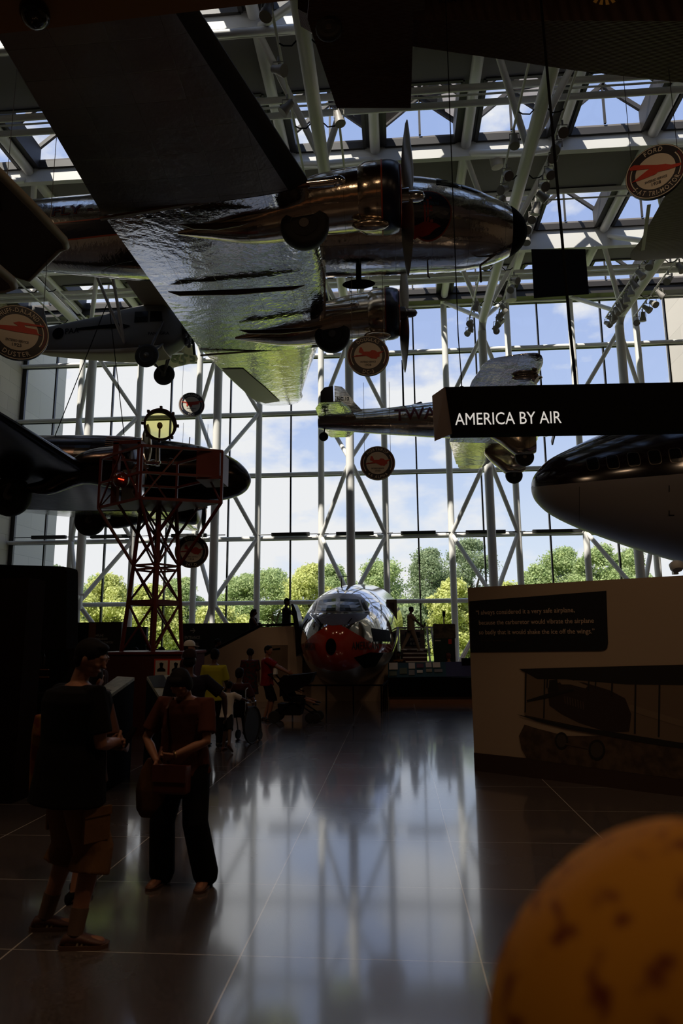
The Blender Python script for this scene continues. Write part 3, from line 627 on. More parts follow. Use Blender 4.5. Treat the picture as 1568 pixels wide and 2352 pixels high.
for v in vs_:
    px_ = 390+.95*v[0]*kk_+.30*v[1]*36; py_ = 828+.30*v[0]*kk_-.95*v[1]*36; h = BW_.ray_cast(CP, ray(px_, py_).normalized()); P_.append((h[0]+V((0, 0, -.02))) if h[0] is not None else None)
F_ = [f_ for f_ in fs_ if all(P_[i] is not None for i in f_)]
loc(fc, MB().add([p if p is not None else V((tl.x, tl.y, zw)) for p in P_], F_)).build('lettering', mat('black_green_letters', (.02, .03, .015), .5), fc)
radial(fc, V((fx(430), YC, zc-.05))-O, .52, .4)
loc(fc, MB().cyl((fx(433), YC, zc-.05), (fx(443), YC, zc-.05), .09).box((fx(441), YC, zc-.05), (.05, .16, 1.5), Euler((.5, 0, 0)).to_matrix())).build('propeller', BLACK, fc, 40)
w1 = aty(337, 817, YC-1.0); w2 = aty(377, 861, YC+.9)
wheel(fc, w1-O, .40, .16); wheel(fc, w2-O, .38, .16)
for w_, sg in ((w1, -1), (w2, 1)):
    g = MB(); g.cyl(w_, (fx(385), YC+sg*.4, zc-.6), .04).cyl(w_, (fx(330), YC+sg*.4, zc-.62), .035).cyl(w_, (fx(385), YC+sg*.45, zc+.2), .045)
    loc(fc, g).build('gear_strut', STEELD, fc, 40)
    g = MB().cyl((fx(300), YC+sg*.5, zc-.55), (fx(345), YC+sg*3.6, zw-.05), .05).cyl((fx(300), YC+sg*.5, zc-.55), (fx(305), YC+sg*3.6, zw-.05), .05)
    loc(fc, g).build('wing_strut', WHITE, fc, 40)
loc(fc, MB().prism([(fx(60), YC, zc+.3), (fx(110), YC, zc+.25), (fx(95), YC, zc+1.1), (fx(70), YC, zc+1.2)], (0, .05, 0)).box2((fx(70), YC-1.4, zc+.3), (fx(110), YC+1.4, zc+.36))).build('tail_surface', GREYP, fc)

# ================================================================ dark twin-engined airliner behind the beacon
YB7 = 18.0; O = aty(300, 1090, YB7); bo = thing('transport_aircraft', 'dark twin-engined metal aircraft with rounded nose behind the red beacon tower', 'airplane', O)
DKM = metal('dark_anodised_skin', (0, 2), col=(.035, .026, .023), rough=.2, dent=.06)
def gx(px): return aty(px, 1090, YB7).x
def gz(px, py): return aty(px, py, YB7).z
prof = [(-180, 1010, 1100), (0, 1002, 1158), (130, 1000, 1165), (230, 1000, 1166), (310, 1004, 1166), (400, 1014, 1163), (460, 1024, 1157), (510, 1040, 1150), (545, 1058, 1140), (565, 1077, 1127), (574, 1093, 1112), (576, 1100, 1106)]
stt = []
for px, a, b_ in prof:
    zt, zb = gz(px, a), gz(px, b_); h = (zt-zb)/2*.97; stt.append((gx(px), YB7, (zt+zb)/2, min(h*1.02, .92), h))
BO = loc(bo, body(smooth_st(stt, 3), 40)).build('fuselage', DKM, bo, 60)
BB = bvh(BO)
lt = aty(466, 1219, 26.0); tt = aty(330, 1206, 26.0)
DKW = SKINW
zr = gz(300, 1166)+.10
wr = (gx(395), YB7, zr); wt_ = (gx(-40), YB7, zr)
loc(bo, wing([(wr, wt_, 1.1), ((lt.x, 24.8, lt.z-.08), (tt.x-.4, 24.8, tt.z-.05), .9)]+tapered([], ((lt.x-.1, 25.4, lt.z), (tt.x-.2, 25.4, tt.z), .9), ((lt.x-.5, 26.3, lt.z+.05), (tt.x+.3, 26.3, tt.z+.08))))).build('wing', DKW, bo, 40)
l1 = aty(140, 1037, 14.0); l2 = aty(0, 950, 11.8); l3 = aty(-120, 870, 10.4)
loc(bo, wing([((gx(330), YB7, zr), wt_, 1.1), ((l1.x, l1.y, l1.z), (l1.x-3.7, l1.y, l1.z-.05), 1), ((l2.x, l2.y, l2.z), (l2.x-3.0, l2.y, l2.z), .9), ((l3.x, l3.y, l3.z), (l3.x-2.4, l3.y, l3.z), .7)])).build('wing', DKM, bo, 40)
for Y, wp, ex, ez in ((20.6, (207, 1196), (455, 1163), .0), (15.4, (25, 1140), (300, 1110), .0)):
    wc = aty(wp[0], wp[1], Y); ec = aty(ex[0], ex[1], Y) if isinstance(ex, tuple) else None
    ec = aty(455, 1165, 20.6) if Y > 18 else V((aty(455, 1165, 20.6).x, 15.4, aty(455, 1165, 20.6).z))
    en = thing('nacelle', '', ''); del en['label'], en['category']; en.parent = bo
    nst = smooth_st([(wc.x+.2, Y, zr-.05, .05, .05), (wc.x+.9, Y, zr-.05, .22, .2), (ec.x-1.3, Y, ec.z, .40, .38), (ec.x-.5, Y, ec.z, .52, .52), (ec.x-.12, Y, ec.z, .55, .55), (ec.x, Y, ec.z, .46, .46)])
    loc(bo, body(nst, 28)).build('nacelle_skin', DKM, en, 50)
    loc(bo, MB().cyl((ec.x, Y, ec.z), (ec.x+.3, Y, ec.z), .12, .04)).build('spinner', CHROME, en, 40)
    pr_ = MB(); bl = blade_mb((ec.x+.2, Y, ec.z), (0, .1, 1), 1.1, .13); b2 = blade_mb((ec.x+.2, Y, ec.z), (0, -.1, -1), 1.1, .13)
    loc(bo, bl).build('blade', CHROME, en, 50); loc(bo, b2).build('blade', CHROME, en, 50)
    wheel(bo, wc-O, .49, .32)
    loc(bo, MB().cyl((wc.x, Y-.24, wc.z), (wc.x+.1, Y-.24, zr), .05).cyl((wc.x, Y+.24, wc.z), (wc.x+.1, Y+.24, zr), .05)).build('gear_leg', STEELD, bo, 40)
for i in range(6):   # flag on the flank
    z0 = gz(285, 1012+i*5.2); loc(bo, decal(BB, [(gx(258+i*1.5), z0-.025), (gx(318), z0+.03), (gx(318), z0), (gx(258+i*1.5), z0-.055)], [(0, 1, 2, 3)], lambda u, v: V((u, 12, v)), V((0, 1, 0)), .012, 3)).build('flag_stripe', mat('gold_stripe', (.20, .10, .03), .5), bo)
for (xa, ya, xb, yb) in ((245, 700, 122, 1012), (252, 715, 285, 1000)): loc(bo, MB().cyl(aty(xa, ya, 17.6), aty(xb, yb, 17.6), .012, n=6)).build('rigging_wire', BLACK, bo)
for px in (60, 130, 200, 380, 430): loc(bo, decal(BB, [(gx(px), gz(px, 1062)), (gx(px+34), gz(px, 1062)), (gx(px+34), gz(px, 1034)), (gx(px), gz(px, 1034))], [(0, 1, 2, 3)], lambda u, v: V((u, 12, v)), V((0, 1, 0)), .01, 2)).build('cabin_window', DGLASS, bo)
b = MB()
for px in (408, 432): b.cyl((gx(px), YB7, gz(px, 1022)), (gx(px)+.02, YB7, gz(px, 1002)), .012)
loc(bo, MB().cyl((gx(432), YB7, gz(432, 1024)), (gx(433), YB7, gz(432, 1004)), .014)).build('aerial', STEELD, bo)

# ================================================================ silver low-wing mail plane with lettered flank
YA = 22.6; O = aty(1000, 965, YA); al = thing('mail_plane', 'silver low-wing mail plane with big lettered fuselage half hidden by the hanging sign', 'airplane', O)
def ax_(px): return aty(px, 965, YA).x
def az(px, py): return aty(px, py, YA).z
stt = []
for px, a, b_ in [(731, 960, 985), (760, 954, 988), (830, 945, 994), (900, 936, 999), (960, 928, 1003), (1010, 922, 1006), (1080, 916, 1009), (1160, 914, 1010), (1215, 920, 1008), (1240, 930, 1002)]:
    zt, zb = az(px, a), az(px, b_); stt.append((ax_(px), YA, (zt+zb)/2, min((zt-zb)/2*.9, .55), (zt-zb)/2*.97))
AF_ = loc(al, body(smooth_st(stt, 3), 36)).build('fuselage', SKINF, al, 60); BA = bvh(AF_)
loc(al, MB().prism([(ax_(735), YA, az(735, 965)), (ax_(736), YA, az(735, 900)), (ax_(745), YA, az(745, 890)), (ax_(765), YA, az(765, 886))] + [(ax_(767), YA, az(767, 960))], (0, .08, 0))).build('rudder', mat('dark_rudder', (.05, .035, .03), .35, .7), al)
loc(al, MB().prism([(ax_(768), YA, az(767, 960)), (ax_(768), YA, az(767, 886)), (ax_(785), YA, az(785, 888)), (ax_(795), YA, az(795, 897)), (ax_(815), YA, az(815, 925)), (ax_(835), YA, az(835, 946)), (ax_(800), YA, az(800, 956))], (0, .07, 0))).build('fin', SKINF, al)
tb_ = MB(); text(tb_, 'NC 12', (ax_(774), YA-.02, az(772, 920)), (1, 0, 0), (0, 0, 1), .11, t=.01); loc(al, tb_).build('lettering', STEELD, al)
for sg in (-1, 1):
    if sg < 0: P = [(735, 935), (800, 932), (805, 958), (735, 966)]; 
    zt = az(740, 968)
    a1 = aty(738, 938, YA-1.7) if sg < 0 else aty(752, 1010, YA+1.6); a2 = aty(795, 935, YA-1.7) if sg < 0 else aty(800, 1016, YA+1.6)
    a1.z = a2.z = zt+.02
    loc(al, wing([((ax_(822), YA, zt), (ax_(735), YA, zt), .8), ((ax_(808), YA+sg*1.4, zt), (ax_(735), YA+sg*1.4, zt), .7), ((ax_(795), YA+sg*1.95, zt), (ax_(748), YA+sg*1.95, zt), .4)])).build('stabilizer', SKINW, al, 40)
wheel(al, aty(743, 1003, YA)-O, .16, .08, 'tail_wheel')
loc(al, MB().cyl(aty(743, 1003, YA), aty(745, 985, YA), .03)).build('tail_wheel_fork', STEELD, al, 40)
zr = az(1130, 1012)
n1, n2 = aty(1118, 822, 16.9), aty(1256, 816, 16.9); f1, f2 = aty(1048, 1074, 27.0), aty(1112, 1078, 27.0)
zn = (n1.z+n2.z)/2; zf = (f1.z+f2.z)/2
loc(al, wing([((ax_(1232), YA, zr), (ax_(1030), YA, zr), 1.2), ((n2.x+.0, 18.2, zn-.12), (n1.x-.25, 18.2, zn-.12), 1)]+tapered([], ((n2.x, 17.6, zn-.05), (n1.x-.1, 17.6, zn-.05), 1), ((n2.x-.35, 16.7, zn), (n1.x+.3, 16.9, zn))))).build('wing', SKINW, al, 40)
loc(al, wing([((ax_(1232), YA, zr), (ax_(1030), YA, zr), 1.2), ((f2.x+.05, 26.0, zf-.05), (f1.x-.1, 26.0, zf-.05), 1)]+tapered([], ((f2.x, 26.3, zf), (f1.x, 26.3, zf), 1), ((f2.x-.3, 27.1, zf), (f1.x+.3, 27.1, zf))))).build('wing', SKINW, al, 40)
lp = atz(1210, 868, zn-.2); loc(al, MB().ell(lp, (.42, .14, .1)).cyl((lp.x+.20, lp.y-.03, lp.z-.03), (lp.x+.26, lp.y-.06, lp.z-.09), .14, .13)).build('landing_light', CHROME, al, 50)
for Y in (YA-1.25, YA+1.25):
    near = Y < YA; c1 = aty(1204 if near else 1180, 1050 if near else 1092, Y); xs = [aty(q, 1040, Y).x for q in ((1118, 1150, 1185, 1215, 1230) if near else (1112, 1130, 1160, 1190, 1203))]; zb_ = aty(1200, 1052 if near else 1092, Y).z
    zt_ = zr+.12; sp = [(xs[0], Y, zt_-.15, .14, .12), (xs[1], Y, (zt_+zb_)/2+.25, .22, .30), (xs[2], Y, (zt_+zb_)/2+.06, .27, (zt_-zb_)/2), (xs[3], Y, (zt_+zb_)/2+.05, .27, (zt_-zb_)/2), (xs[4], Y, (zt_+zb_)/2+.10, .20, (zt_-zb_)/2-.06)]
    loc(al, body(sp, 24, p=2.8)).build('wheel_fairing', GOLD, al, 50); wheel(al, c1-O, .30, .2)
cc = V((ax_(1262), YA, az(1262, 958)))
loc(al, MB().lathe([(.45, -.45), (.62, -.4), (.66, -.1), (.62, .12), (.56, .18), (.52, .1)], cc, (1, 0, 0), 32)).build('cowl_ring', CHROME, al, 50)
radial(al, cc-O, .46); loc(al, MB().box((cc.x+.3, YA, cc.z), (.05, .18, 2.6), Euler((1.1, 0, 0)).to_matrix()).cyl((cc.x, YA, cc.z), (cc.x+.38, YA, cc.z), .08)).build('propeller', STEELD, al)
vs_, fs_ = glyphs('TWA', .01); w_ = max(v[0] for v in vs_); k_ = (ax_(1000)-ax_(905))/w_
loc(al, decal(BA, [(ax_(905)+v[0]*k_, az(950, 974)+v[1]*.42/.7) for v in vs_], fs_, lambda u, v: V((u, YA-4, v)), V((0, 1, 0)), .02, 3)).build('lettering', mat('maroon_letters', (.16, .012, .016), .4), al)
loc(al, MB().prism([(ax_(925), YA, az(925, 936)), (ax_(968), YA, az(968, 922)), (ax_(975), YA, az(975, 930)), (ax_(990), YA, az(990, 932))], (0, .05, 0)).box2((ax_(927)-.03, YA-.02, az(925, 935)), (ax_(927)+.03, YA+.02, az(925, 827)))).build('aerial_mast', BLACK, al)

# ================================================================ big jet airliner front end on the right
YJ = 19.6; O = aty(1500, 1110, YJ); jt = thing('jetliner_nose', 'huge dark-topped grey jet airliner front fuselage entering from the right', 'airplane', O)
JT = mat('dark_maroon_gloss', (.012, .004, .006), .12, coat=.4); JB = mat('grey_jet_paint', (.30, .27, .25), .35)
ln = [(1220, 1120, 1119, 1122), (1224, 1119, 1100, 1140), (1235, 1118, 1082, 1158), (1262, 1116, 1055, 1182), (1310, 1112, 1030, 1208), (1380, 1106, 998, 1237), (1470, 1099, 962, 1270), (1568, 1090, 935, 1301), (1700, 1082, 905, 1335), (1900, 1068, 880, 1370), (2050, 1060, 870, 1385)]
rows = []
for px, m_, a, b_ in ln:
    x = aty(px, m_, YJ).x; wd0 = (aty(px, a, YJ).z-aty(px, b_, YJ).z)/2*.8; zm = aty(px+wd0*8, m_, YJ-wd0).z; rows.append((x, zm, aty(px, a, YJ).z-zm, zm-aty(px, b_, YJ).z))
rows = smooth_st(rows, 4); b = MB(); rings = []
for x, zm, ht, hb in rows:
    wd = (ht+hb)/2*.98; rings.append([V((x, YJ+wd*math.cos(2*math.pi*k/64), zm+(ht if math.sin(2*math.pi*k/64) > 0 else hb)*math.sin(2*math.pi*k/64)*.97)) for k in range(64)])
for part, ks in (('upper_skin', range(0, 33)), ('lower_skin', range(32, 65))):
    b = MB().loft([[r_[k % 64] for k in ks] for r_ in rings], cap=False, closed=False); q = loc(jt, b).build(part, JT if part[0] == 'u' else JB, jt, 60)
    if part[0] == 'u': BJ = bvh(q)
    else: BJ2 = bvh(q)
def jside(u, v): return V((u, 10, v))
for px, py in ((1361, 1065), (1407, 1061), (1455, 1055), (1503, 1050), (1551, 1046)):
    c_ = hit(BJ, px, py); pts = []
    for k in range(24):
        a = 2*math.pi*k/24; pts.append((c_.x+.13*math.copysign(abs(math.cos(a))**.5, math.cos(a)), c_.z+.19*math.copysign(abs(math.sin(a))**.5, math.sin(a))))
    big = [(c_.x+(p[0]-c_.x)*1.14, c_.z+(p[1]-c_.z)*1.10) for p in pts]
    q = loc(jt, decal(BJ, big, [tuple(range(24))], jside, V((0, 1, 0)), .01, 3)).build('cabin_window', mat('window_rim', (.10, .085, .07), .3, .7), jt)
    loc(jt, decal(BJ, pts, [tuple(range(24))], jside, V((0, 1, 0)), .022, 3)).build('window_pane', DGLASS, q)
for pts in ([(1535, 1115), (1537, 1115), (1537, 1130), (1535, 1130)], [(1535, 1172), (1537, 1172), (1537, 1182), (1548, 1182), (1548, 1184), (1535, 1184)]):
    P = [hit(BJ2, *p) for p in pts]; loc(jt, decal(BJ2, [(p.x, p.z) for p in P], [tuple(range(len(P)))], jside, V((0, 1, 0)), .01, 1)).build('door_mark', BLACK, jt)
P = [hit(BJ2, 1330, py) for py in range(1118, 1206, 8)]; loc(jt, MB().tube([p+V((0, -.005, 0)) for p in P], .008, 5)).build('panel_seam', STEELD, jt)
loc(jt, MB().box2((14.0, YJ-1, 2), (15.5, YJ+1, 4.2)).box2((9.5, YJ-.3, 0.0), (9.9, YJ+.3, 3.6))).build('support_frame', BLACK, jt)

# ================================================================ corrugated trimotor overhead (right, top)
CORR = bpy.data.materials.new('corrugated_brown_metal'); CORR.use_nodes = True; t = CORR.node_tree; b = t.nodes['Principled BSDF']
b.inputs['Base Color'].default_value = (.075, .036, .022, 1); b.inputs['Metallic'].default_value = .5; b.inputs['Roughness'].default_value = .5
c = N(t, 'ShaderNodeTexCoord'); wv = N(t, 'ShaderNodeTexWave'); wv.bands_direction = 'Y'; wv.inputs['Scale'].default_value = 11; t.links.new(c.outputs['Object'], wv.inputs[0])
bp = N(t, 'ShaderNodeBump', i_Strength=.6, i_Distance=.03); t.links.new(wv.outputs[1], bp.inputs['Height']); t.links.new(bp.outputs[0], b.inputs['Normal'])
YFo = 10.5; O = V((5, YFo, 12.2)); fo = thing('trimotor', 'dark brown corrugated trimotor aircraft overhead, tail at the top middle', 'airplane', O)
YF2 = 11.4; rr_ = []
for px, yl, yn, hgt, sh_ in ((690, 60, 20, .5, .9), (745, 92, 48, .9, 1), (943, 106, 46, 1.4, 1), (1150, 136, 48, 1.7, 1), (1320, 162, 50, 1.9, 1), (1568, 190, 54, 2.0, 1), (1800, 214, 58, 2.0, 1), (2100, 240, 62, 1.8, 1), (2250, 235, 80, 1.0, 1)):
    p_ = aty(px, yl, YF2); n__ = atz(px, yn, p_.z); x_ = p_.x; yn_ = n__.y
    rr_.append([V((x_, YF2, p_.z)), V((x_, YF2+.02, p_.z+hgt*.5)), V((x_, YF2-.1, p_.z+hgt)), V((x_, yn_+.1, p_.z+hgt)), V((x_, yn_-.02, p_.z+hgt*.5)), V((x_, yn_, p_.z))])
loc(fo, MB().loft(rr_)).build('fuselage', CORR, fo)
s0 = [atz(773, 248, 12.85), atz(943, 248, 12.85)]; x0_, x1_ = s0[0].x, s0[1].x
loc(fo, MB().prism([(x0_-.0, s0[0].y, 12.85), (x1_, s0[1].y, 12.85), (x1_+.0, YFo, 12.85), (x0_-.35, YFo, 12.85)], (0, 0, .09))).build('stabilizer', CORR, fo)
loc(fo, MB().prism([(x0_+.1, 2*YFo-s0[0].y, 12.85), (x1_, 2*YFo-s0[1].y, 12.85), (x1_+.2, YFo, 12.85), (x0_-.35, YFo, 12.85)], (0, 0, .09))).build('stabilizer', CORR, fo)
loc(fo, MB().prism([(-1.9, YFo, 13.5), (-2.2, YFo, 15.0), (-1.4, YFo, 15.5), (.6, YFo, 13.9)], (0, .1, 0))).build('fin', CORR, fo)
wq = atz(757, 76, 12.55); wheel(fo, V((wq.x, YFo-.1, 12.5))-O, .24, .14, 'tail_wheel')
te0, te1 = atz(1448, 575, 13.8), atz(1568, 215, 13.8); tipy = atz(1510, 600, 13.8).y
ww = [((te1.x+4.6, YFo, 14.1), (te1.x+.9, YFo, 14.1), 1.7), ((te0.x+3.4, tipy-1.2, 13.95), (te0.x+.12, tipy-1.2, 13.8), 1.0)]
loc(fo, wing(ww+tapered([], ((te0.x+3.3, tipy-.7, 13.95), (te0.x+.05, tipy-.7, 13.8), .9), ((te0.x+2.4, tipy, 13.9), (te0.x+.5, tipy, 13.85))))).build('wing', CORR, fo, 40)
loc(fo, wing([((te1.x+4.6, YFo, 14.1), (te1.x+.9, YFo, 14.1), 1.7), ((te0.x+3.4, 2*YFo-tipy, 13.95), (te0.x+.3, 2*YFo-tipy, 13.8), 1.0)])).build('wing', CORR, fo, 40)
tb_ = MB()
for p, q in (((1490, 470), (1476, 575)), ((1505, 415), (1497, 455))): tb_.bar(atz(p[0], p[1], 13.62), atz(q[0], q[1], 13.66), .10, .01)
loc(fo, tb_).build('aileron_gap', mat('pale_gap', (.5, .45, .38), .5), fo)
e_ = MB(); tq = atz(985, 8, 12.45); q_ = aty(1008, 10, 9.4); text(e_, 'RAM-1', q_, (1, 0, 0), (0, 0, 1), .10, nrm=(0, -1, 0), t=.02); loc(fo, e_).build('lettering', BLACK, fo)
q_ = aty(1385, -14, 9.45); e_ = MB()
for k in range(16): a = 2*math.pi*k/16; e_.add([q_+V((0, -.06, 0)), q_+V((.27*math.cos(a), -.06, .27*math.sin(a))), q_+V((.27*math.cos(a+.22), -.06, .27*math.sin(a+.22)))], [(0, 1, 2)])
loc(fo, e_).build('rayed_badge', mat('ochre_rays', (.45, .26, .05), .6), fo)
# overhead brown wing, top left, with round lamp
BRW = mat('brown_wing_fabric', (.34, .14, .045), .6, bump=(8, .15)); ZW = 9.1
P = [atz(-70, 86, ZW), atz(480, 22, ZW), atz(745, -8, ZW)]
O = V((-2.5, 5.5, ZW)); ow = thing('overhead_wing', 'orange-brown wing underside crossing the top left corner of the hall', 'airplane wing', O)
pts = [P[0], P[1], P[2], V((P[2].x+.6, P[2].y-.5, ZW)), V((P[2].x+.4, 4.6, ZW)), V((P[0].x, 4.8, ZW))]
loc(ow, MB().prism(pts, (0, 0, .22))).build('wing_skin', BRW, ow)
lq = atz(80, 30, ZW-.12); loc(ow, MB().ell(lq, (.17, .17, .17)).cyl(lq, lq+V((0, 0, .2)), .1)).build('round_lamp', mat('dark_lamp', (.02, .012, .01), .12, .4), ow, 60)

# ================================================================ crop-dusting biplane, left
DUST = mat('dark_brown_fabric', (.045, .018, .010), .6, bump=(5, .1)); RIM = mat('tan_wing_edge', (.32, .26, .18), .5)
c1 = atz(160, 576, 8.5); c2 = atz(-40, 335, 8.5); O = V((-8.0, 7.0, 7.6)); du = thing('biplane', 'dark brown biplane wing tips jutting in from the left edge', 'airplane', O)
def slab(name, le, y0, y1, xw, z, rr=.22):
    pts = [V((le.x-.55, y0, z)), V((le.x-.05, le.y-1.2, z)), V((le.x, le.y-rr, z)), V((le.x-.05, le.y-.06, z)), V((le.x-.2, le.y, z)), V((le.x-xw+.5, y1, z)), V((le.x-xw, y1-.5, z)), V((le.x-xw-.3, y0, z))]
    q = loc(du, MB().prism(pts, (0, 0, .13))).build(name, DUST, du)
    e2 = MB().tube([p+V((0, 0, .065)) for p in pts[:7]], .075, 10); q2 = loc(du, e2).build('wing_edge', RIM, q, 50); return q
slab('upper_wing', c1, 4.0, 11.45, 1.75, 8.5)
c3 = atz(42, 668, 7.2); slab('lower_wing', c3, 4.0, c3.y+.12, 1.6, 7.2)
loc(du, MB().bar((c1.x-.5, c1.y-1.3, 8.5), (c3.x-.5, c3.y-1.6, 7.3), .05, .12).bar((c1.x-1.4, c1.y-1.3, 8.5), (c3.x-1.3, c3.y-1.6, 7.3), .05, .12)).build('wing_strut', DUST, du)
loc(du, body([(-12.5, 4.2, 7.6, .1, .2), (-10, 4.2, 7.6, .35, .45), (-7, 4.2, 7.6, .45, .55), (-5.4, 4.2, 7.6, .42, .45)], 20, p=3)).build('fuselage', DUST, du, 40)
# ================================================================ round hanging badges
CRM = mat('badge_cream', (.80, .74, .62), .6); WHT = mat('badge_white', (.75, .73, .68), .6); BRED = mat('badge_red', (.62, .05, .025), .5); BMAR = mat('badge_maroon', (.12, .012, .02), .5); BNAV = mat('badge_navy', (.008, .009, .020), .45)
SIL = {
 'low': [(-.62, -.06), (-.9, -.16), (-.3, -.02), (-.32, .02), (-.5, .10), (-.44, .36), (-.34, .36), (-.22, .12), (.1, .12), (.2, .2), (.38, .18), (.5, .08), (.88, .14), (.62, -.02), (.62, -.16), (.5, -.2), (.44, -.3), (.34, -.26), (.2, -.26), (-.1, -.1)],
 'high': [(-.85, .14), (-.2, .12), (.55, .26), (.95, .30), (.95, .22), (.60, .12), (.62, -.02), (.3, -.08), (.05, -.12), (.0, -.3), (-.12, -.3), (-.14, -.14), (-.3, -.16), (-.34, -.28), (-.46, -.26), (-.44, -.06), (-.5, .04), (-.88, .06)],
 'tri': [(-.95, .42), (-.9, .30), (-.2, .10), (-.9, -.22), (-.55, -.24), (.0, -.22), (.1, -.16), (.5, -.22), (.95, -.22), (.95, -.12), (.6, -.06), (.4, .06), (.1, .14), (-.75, .48)],
 'bi': [(-.95, .0), (-.9, .18), (-.78, .06), (.0, .16), (-.2, .26), (.0, .34), (.92, .34), (.9, .28), (.2, .24), (.25, .16), (.66, .14), (.72, -.02), (.9, -.06), (.2, -.08), (-.2, -.08), (-.8, -.06)]}
def badge(px, py, rpx, dist, top, mid1, mid2, bot, kind, label, up=9.0, yaw=0):
    d = ray(px, py); c = CP + d*dist; r = rpx/FPX*dist*1.0
    root = thing('round_sign', label, 'sign', c, 0, None)
    n = V((CP.x-c.x, CP.y-c.y, 0)).normalized(); ex = V((0, 0, 1)).cross(n).normalized()
    if yaw: rot = Matrix.Rotation(R(yaw), 3, 'Z'); n = rot @ n; ex = rot @ ex
    ey = V((0, 0, 1)); o = V((0, 0, 0))
    MB().lathe([(.001, -.03), (r, -.03), (r, .03), (.001, .03)], o, n, 64).build('disc', BNAV, root, 30)
    def ring(a, b_, m, nm, z, a0=0, a1=360):
        q = MB(); k = max(6, int((a1-a0)/6)); pts = []
        for i in range(k+1):
            t_ = R(a0+(a1-a0)*i/k); e_ = ex*math.cos(t_)+ey*math.sin(t_); pts += [e_*a+n*z, e_*b_+n*z]
        q.add(pts, [(2*i, 2*i+1, 2*i+3, 2*i+2) for i in range(k)]); return q.build(nm, m, root)
    ring(r*.955, r*.985, WHT if False else CRM, 'rim_line', .033)
    for s_ in (0, 180):
        ring(r*.86, r*.93, BMAR, 'ring_band', .034, s_-32, s_+32)
        ring(r*.80, r*.835, CRM, 'ring_line', .034, s_-30, s_+34)
    ring(0.001, r*.66, CRM, 'centre', .035)
    q = MB(); q.add([ex*(u*r*.88)+ey*((v*1.15+.10)*r*.80)+n*.042 for u, v in SIL[kind]], [tuple(range(len(SIL[kind])))])
    q.build('airplane_silhouette', BRED, root)
    for s_, m_, inw in ((top, 90, False), (bot, -90, True)):
        q = MB(); L_ = len(s_); text_arc(q, s_, o+n*.037, ex, ey, r*.73, r*.17, m_, inw, sx=.72 if L_ > 10 else .85, offset=.012); q.build('lettering', CRM, root)
    q = MB(); w_ = r*.72; text(q, mid1, -ex*w_/2-ey*r*.36+n*.037, ex, ey, r*.085, width=w_, nrm=n); w_ = r*.3; text(q, mid2, -ex*w_/2-ey*r*.52+n*.037, ex, ey, r*.11, width=w_, nrm=n); q.build('lettering', BNAV, root)
    for s_ in (-1, 1): MB().cyl(ex*s_*r*.75+ey*r*.6, ex*s_*r*.75+ey*(up), .006, n=5).build('wire', STEELD, root)
badge(41, 765, 66, 11.6, 'HUFF-DALAND', 'ENTERED SERVICE', '1925', 'DUSTER', 'bi', 'large round sign with red biplane silhouette at the left edge', 6)
badge(440, 930, 29, 25.5, 'FAIRCHILD', 'ENTERED SERVICE', '1928', 'FC-2', 'high', 'smallest round sign, hung below the cream wing tip beside the beacon lamp', 6)
badge(845, 818, 48.5, 15.2, 'DOUGLAS', 'ENTERED SERVICE', '1936', 'DC-3', 'low', 'round sign hung under the silver airliner engines at centre', 2.0)
badge(867, 1064, 40, 20.0, 'NORTHROP', 'ENTERED SERVICE', '1930', '4A ALPHA', 'low', 'dark round sign hung below the silver mail plane tail', 2.5)
badge(440, 1267, 38, 20.5, 'BOEING', 'ENTERED SERVICE', '1934', '247-D', 'low', 'round sign partly behind the beacon tower struts, below the dark aircraft', 4)
badge(1505, 396, 65, 12.2, 'FORD', 'ENTERED SERVICE', '1928', '5-AT TRI-MOTOR', 'tri', 'round sign with slanting red airplane at the upper right edge', 4, yaw=-8)
# ================================================================ long hanging sign AMERICA BY AIR
D = 9.6; a_ = R(2.2); ex = V((math.cos(a_), math.sin(a_), 0)); nn = V((ex.y, -ex.x, 0)); ez = V((0, 0, 1))
p0 = CP + ray(1022, 890)*(D/fv.dot(ray(1022, 890))); p1 = CP + ray(1038, 996)*(D/fv.dot(ray(1038, 996)))
def onp(px, py): return atp(px, py, p1, nn)
A0 = onp(1022, 889); A1 = onp(1038, 996); H_ = A0.z-A1.z
sg = thing('hanging_sign', 'long black hanging beam sign with white capital lettering across the right side', 'sign', V((A1.x, A1.y, A1.z)))
TL, BL = onp(1022, 889)-sg.location, onp(1038, 996)-sg.location
LEN = 6.0; dep = .22
pts = [BL, BL+ex*LEN, V((0, 0, H_))+ex*LEN+V((0, 0, 0)), TL]
bk = -nn*dep
MB().prism(pts, bk).build('beam_box', BLACK, sg)
# pale end face, angled
q = MB(); e1, e2 = onp(995, 891)-sg.location, onp(1001, 998)-sg.location
q.add([TL, BL, V((e2.x, e2.y+.35, BL.z)), V((e1.x, e1.y+.35, TL.z)), TL+nn*-.02], [(0, 1, 2, 3)]); q.prism([TL-ex*.01, BL-ex*.01, V((e2.x, e2.y+.35, BL.z)), V((e1.x, e1.y+.35, TL.z))], (0, .02, 0)); q.build('end_panel', mat('taupe_panel', (.42, .33, .28), .6), sg)
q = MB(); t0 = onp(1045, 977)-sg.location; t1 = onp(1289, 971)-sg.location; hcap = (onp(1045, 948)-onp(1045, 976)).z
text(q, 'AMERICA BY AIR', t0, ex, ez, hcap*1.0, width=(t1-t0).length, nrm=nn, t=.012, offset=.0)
q.build('lettering', mat('sign_letters', (.80, .78, .74), .5, emit=((1, .96, .9), .55)), sg)
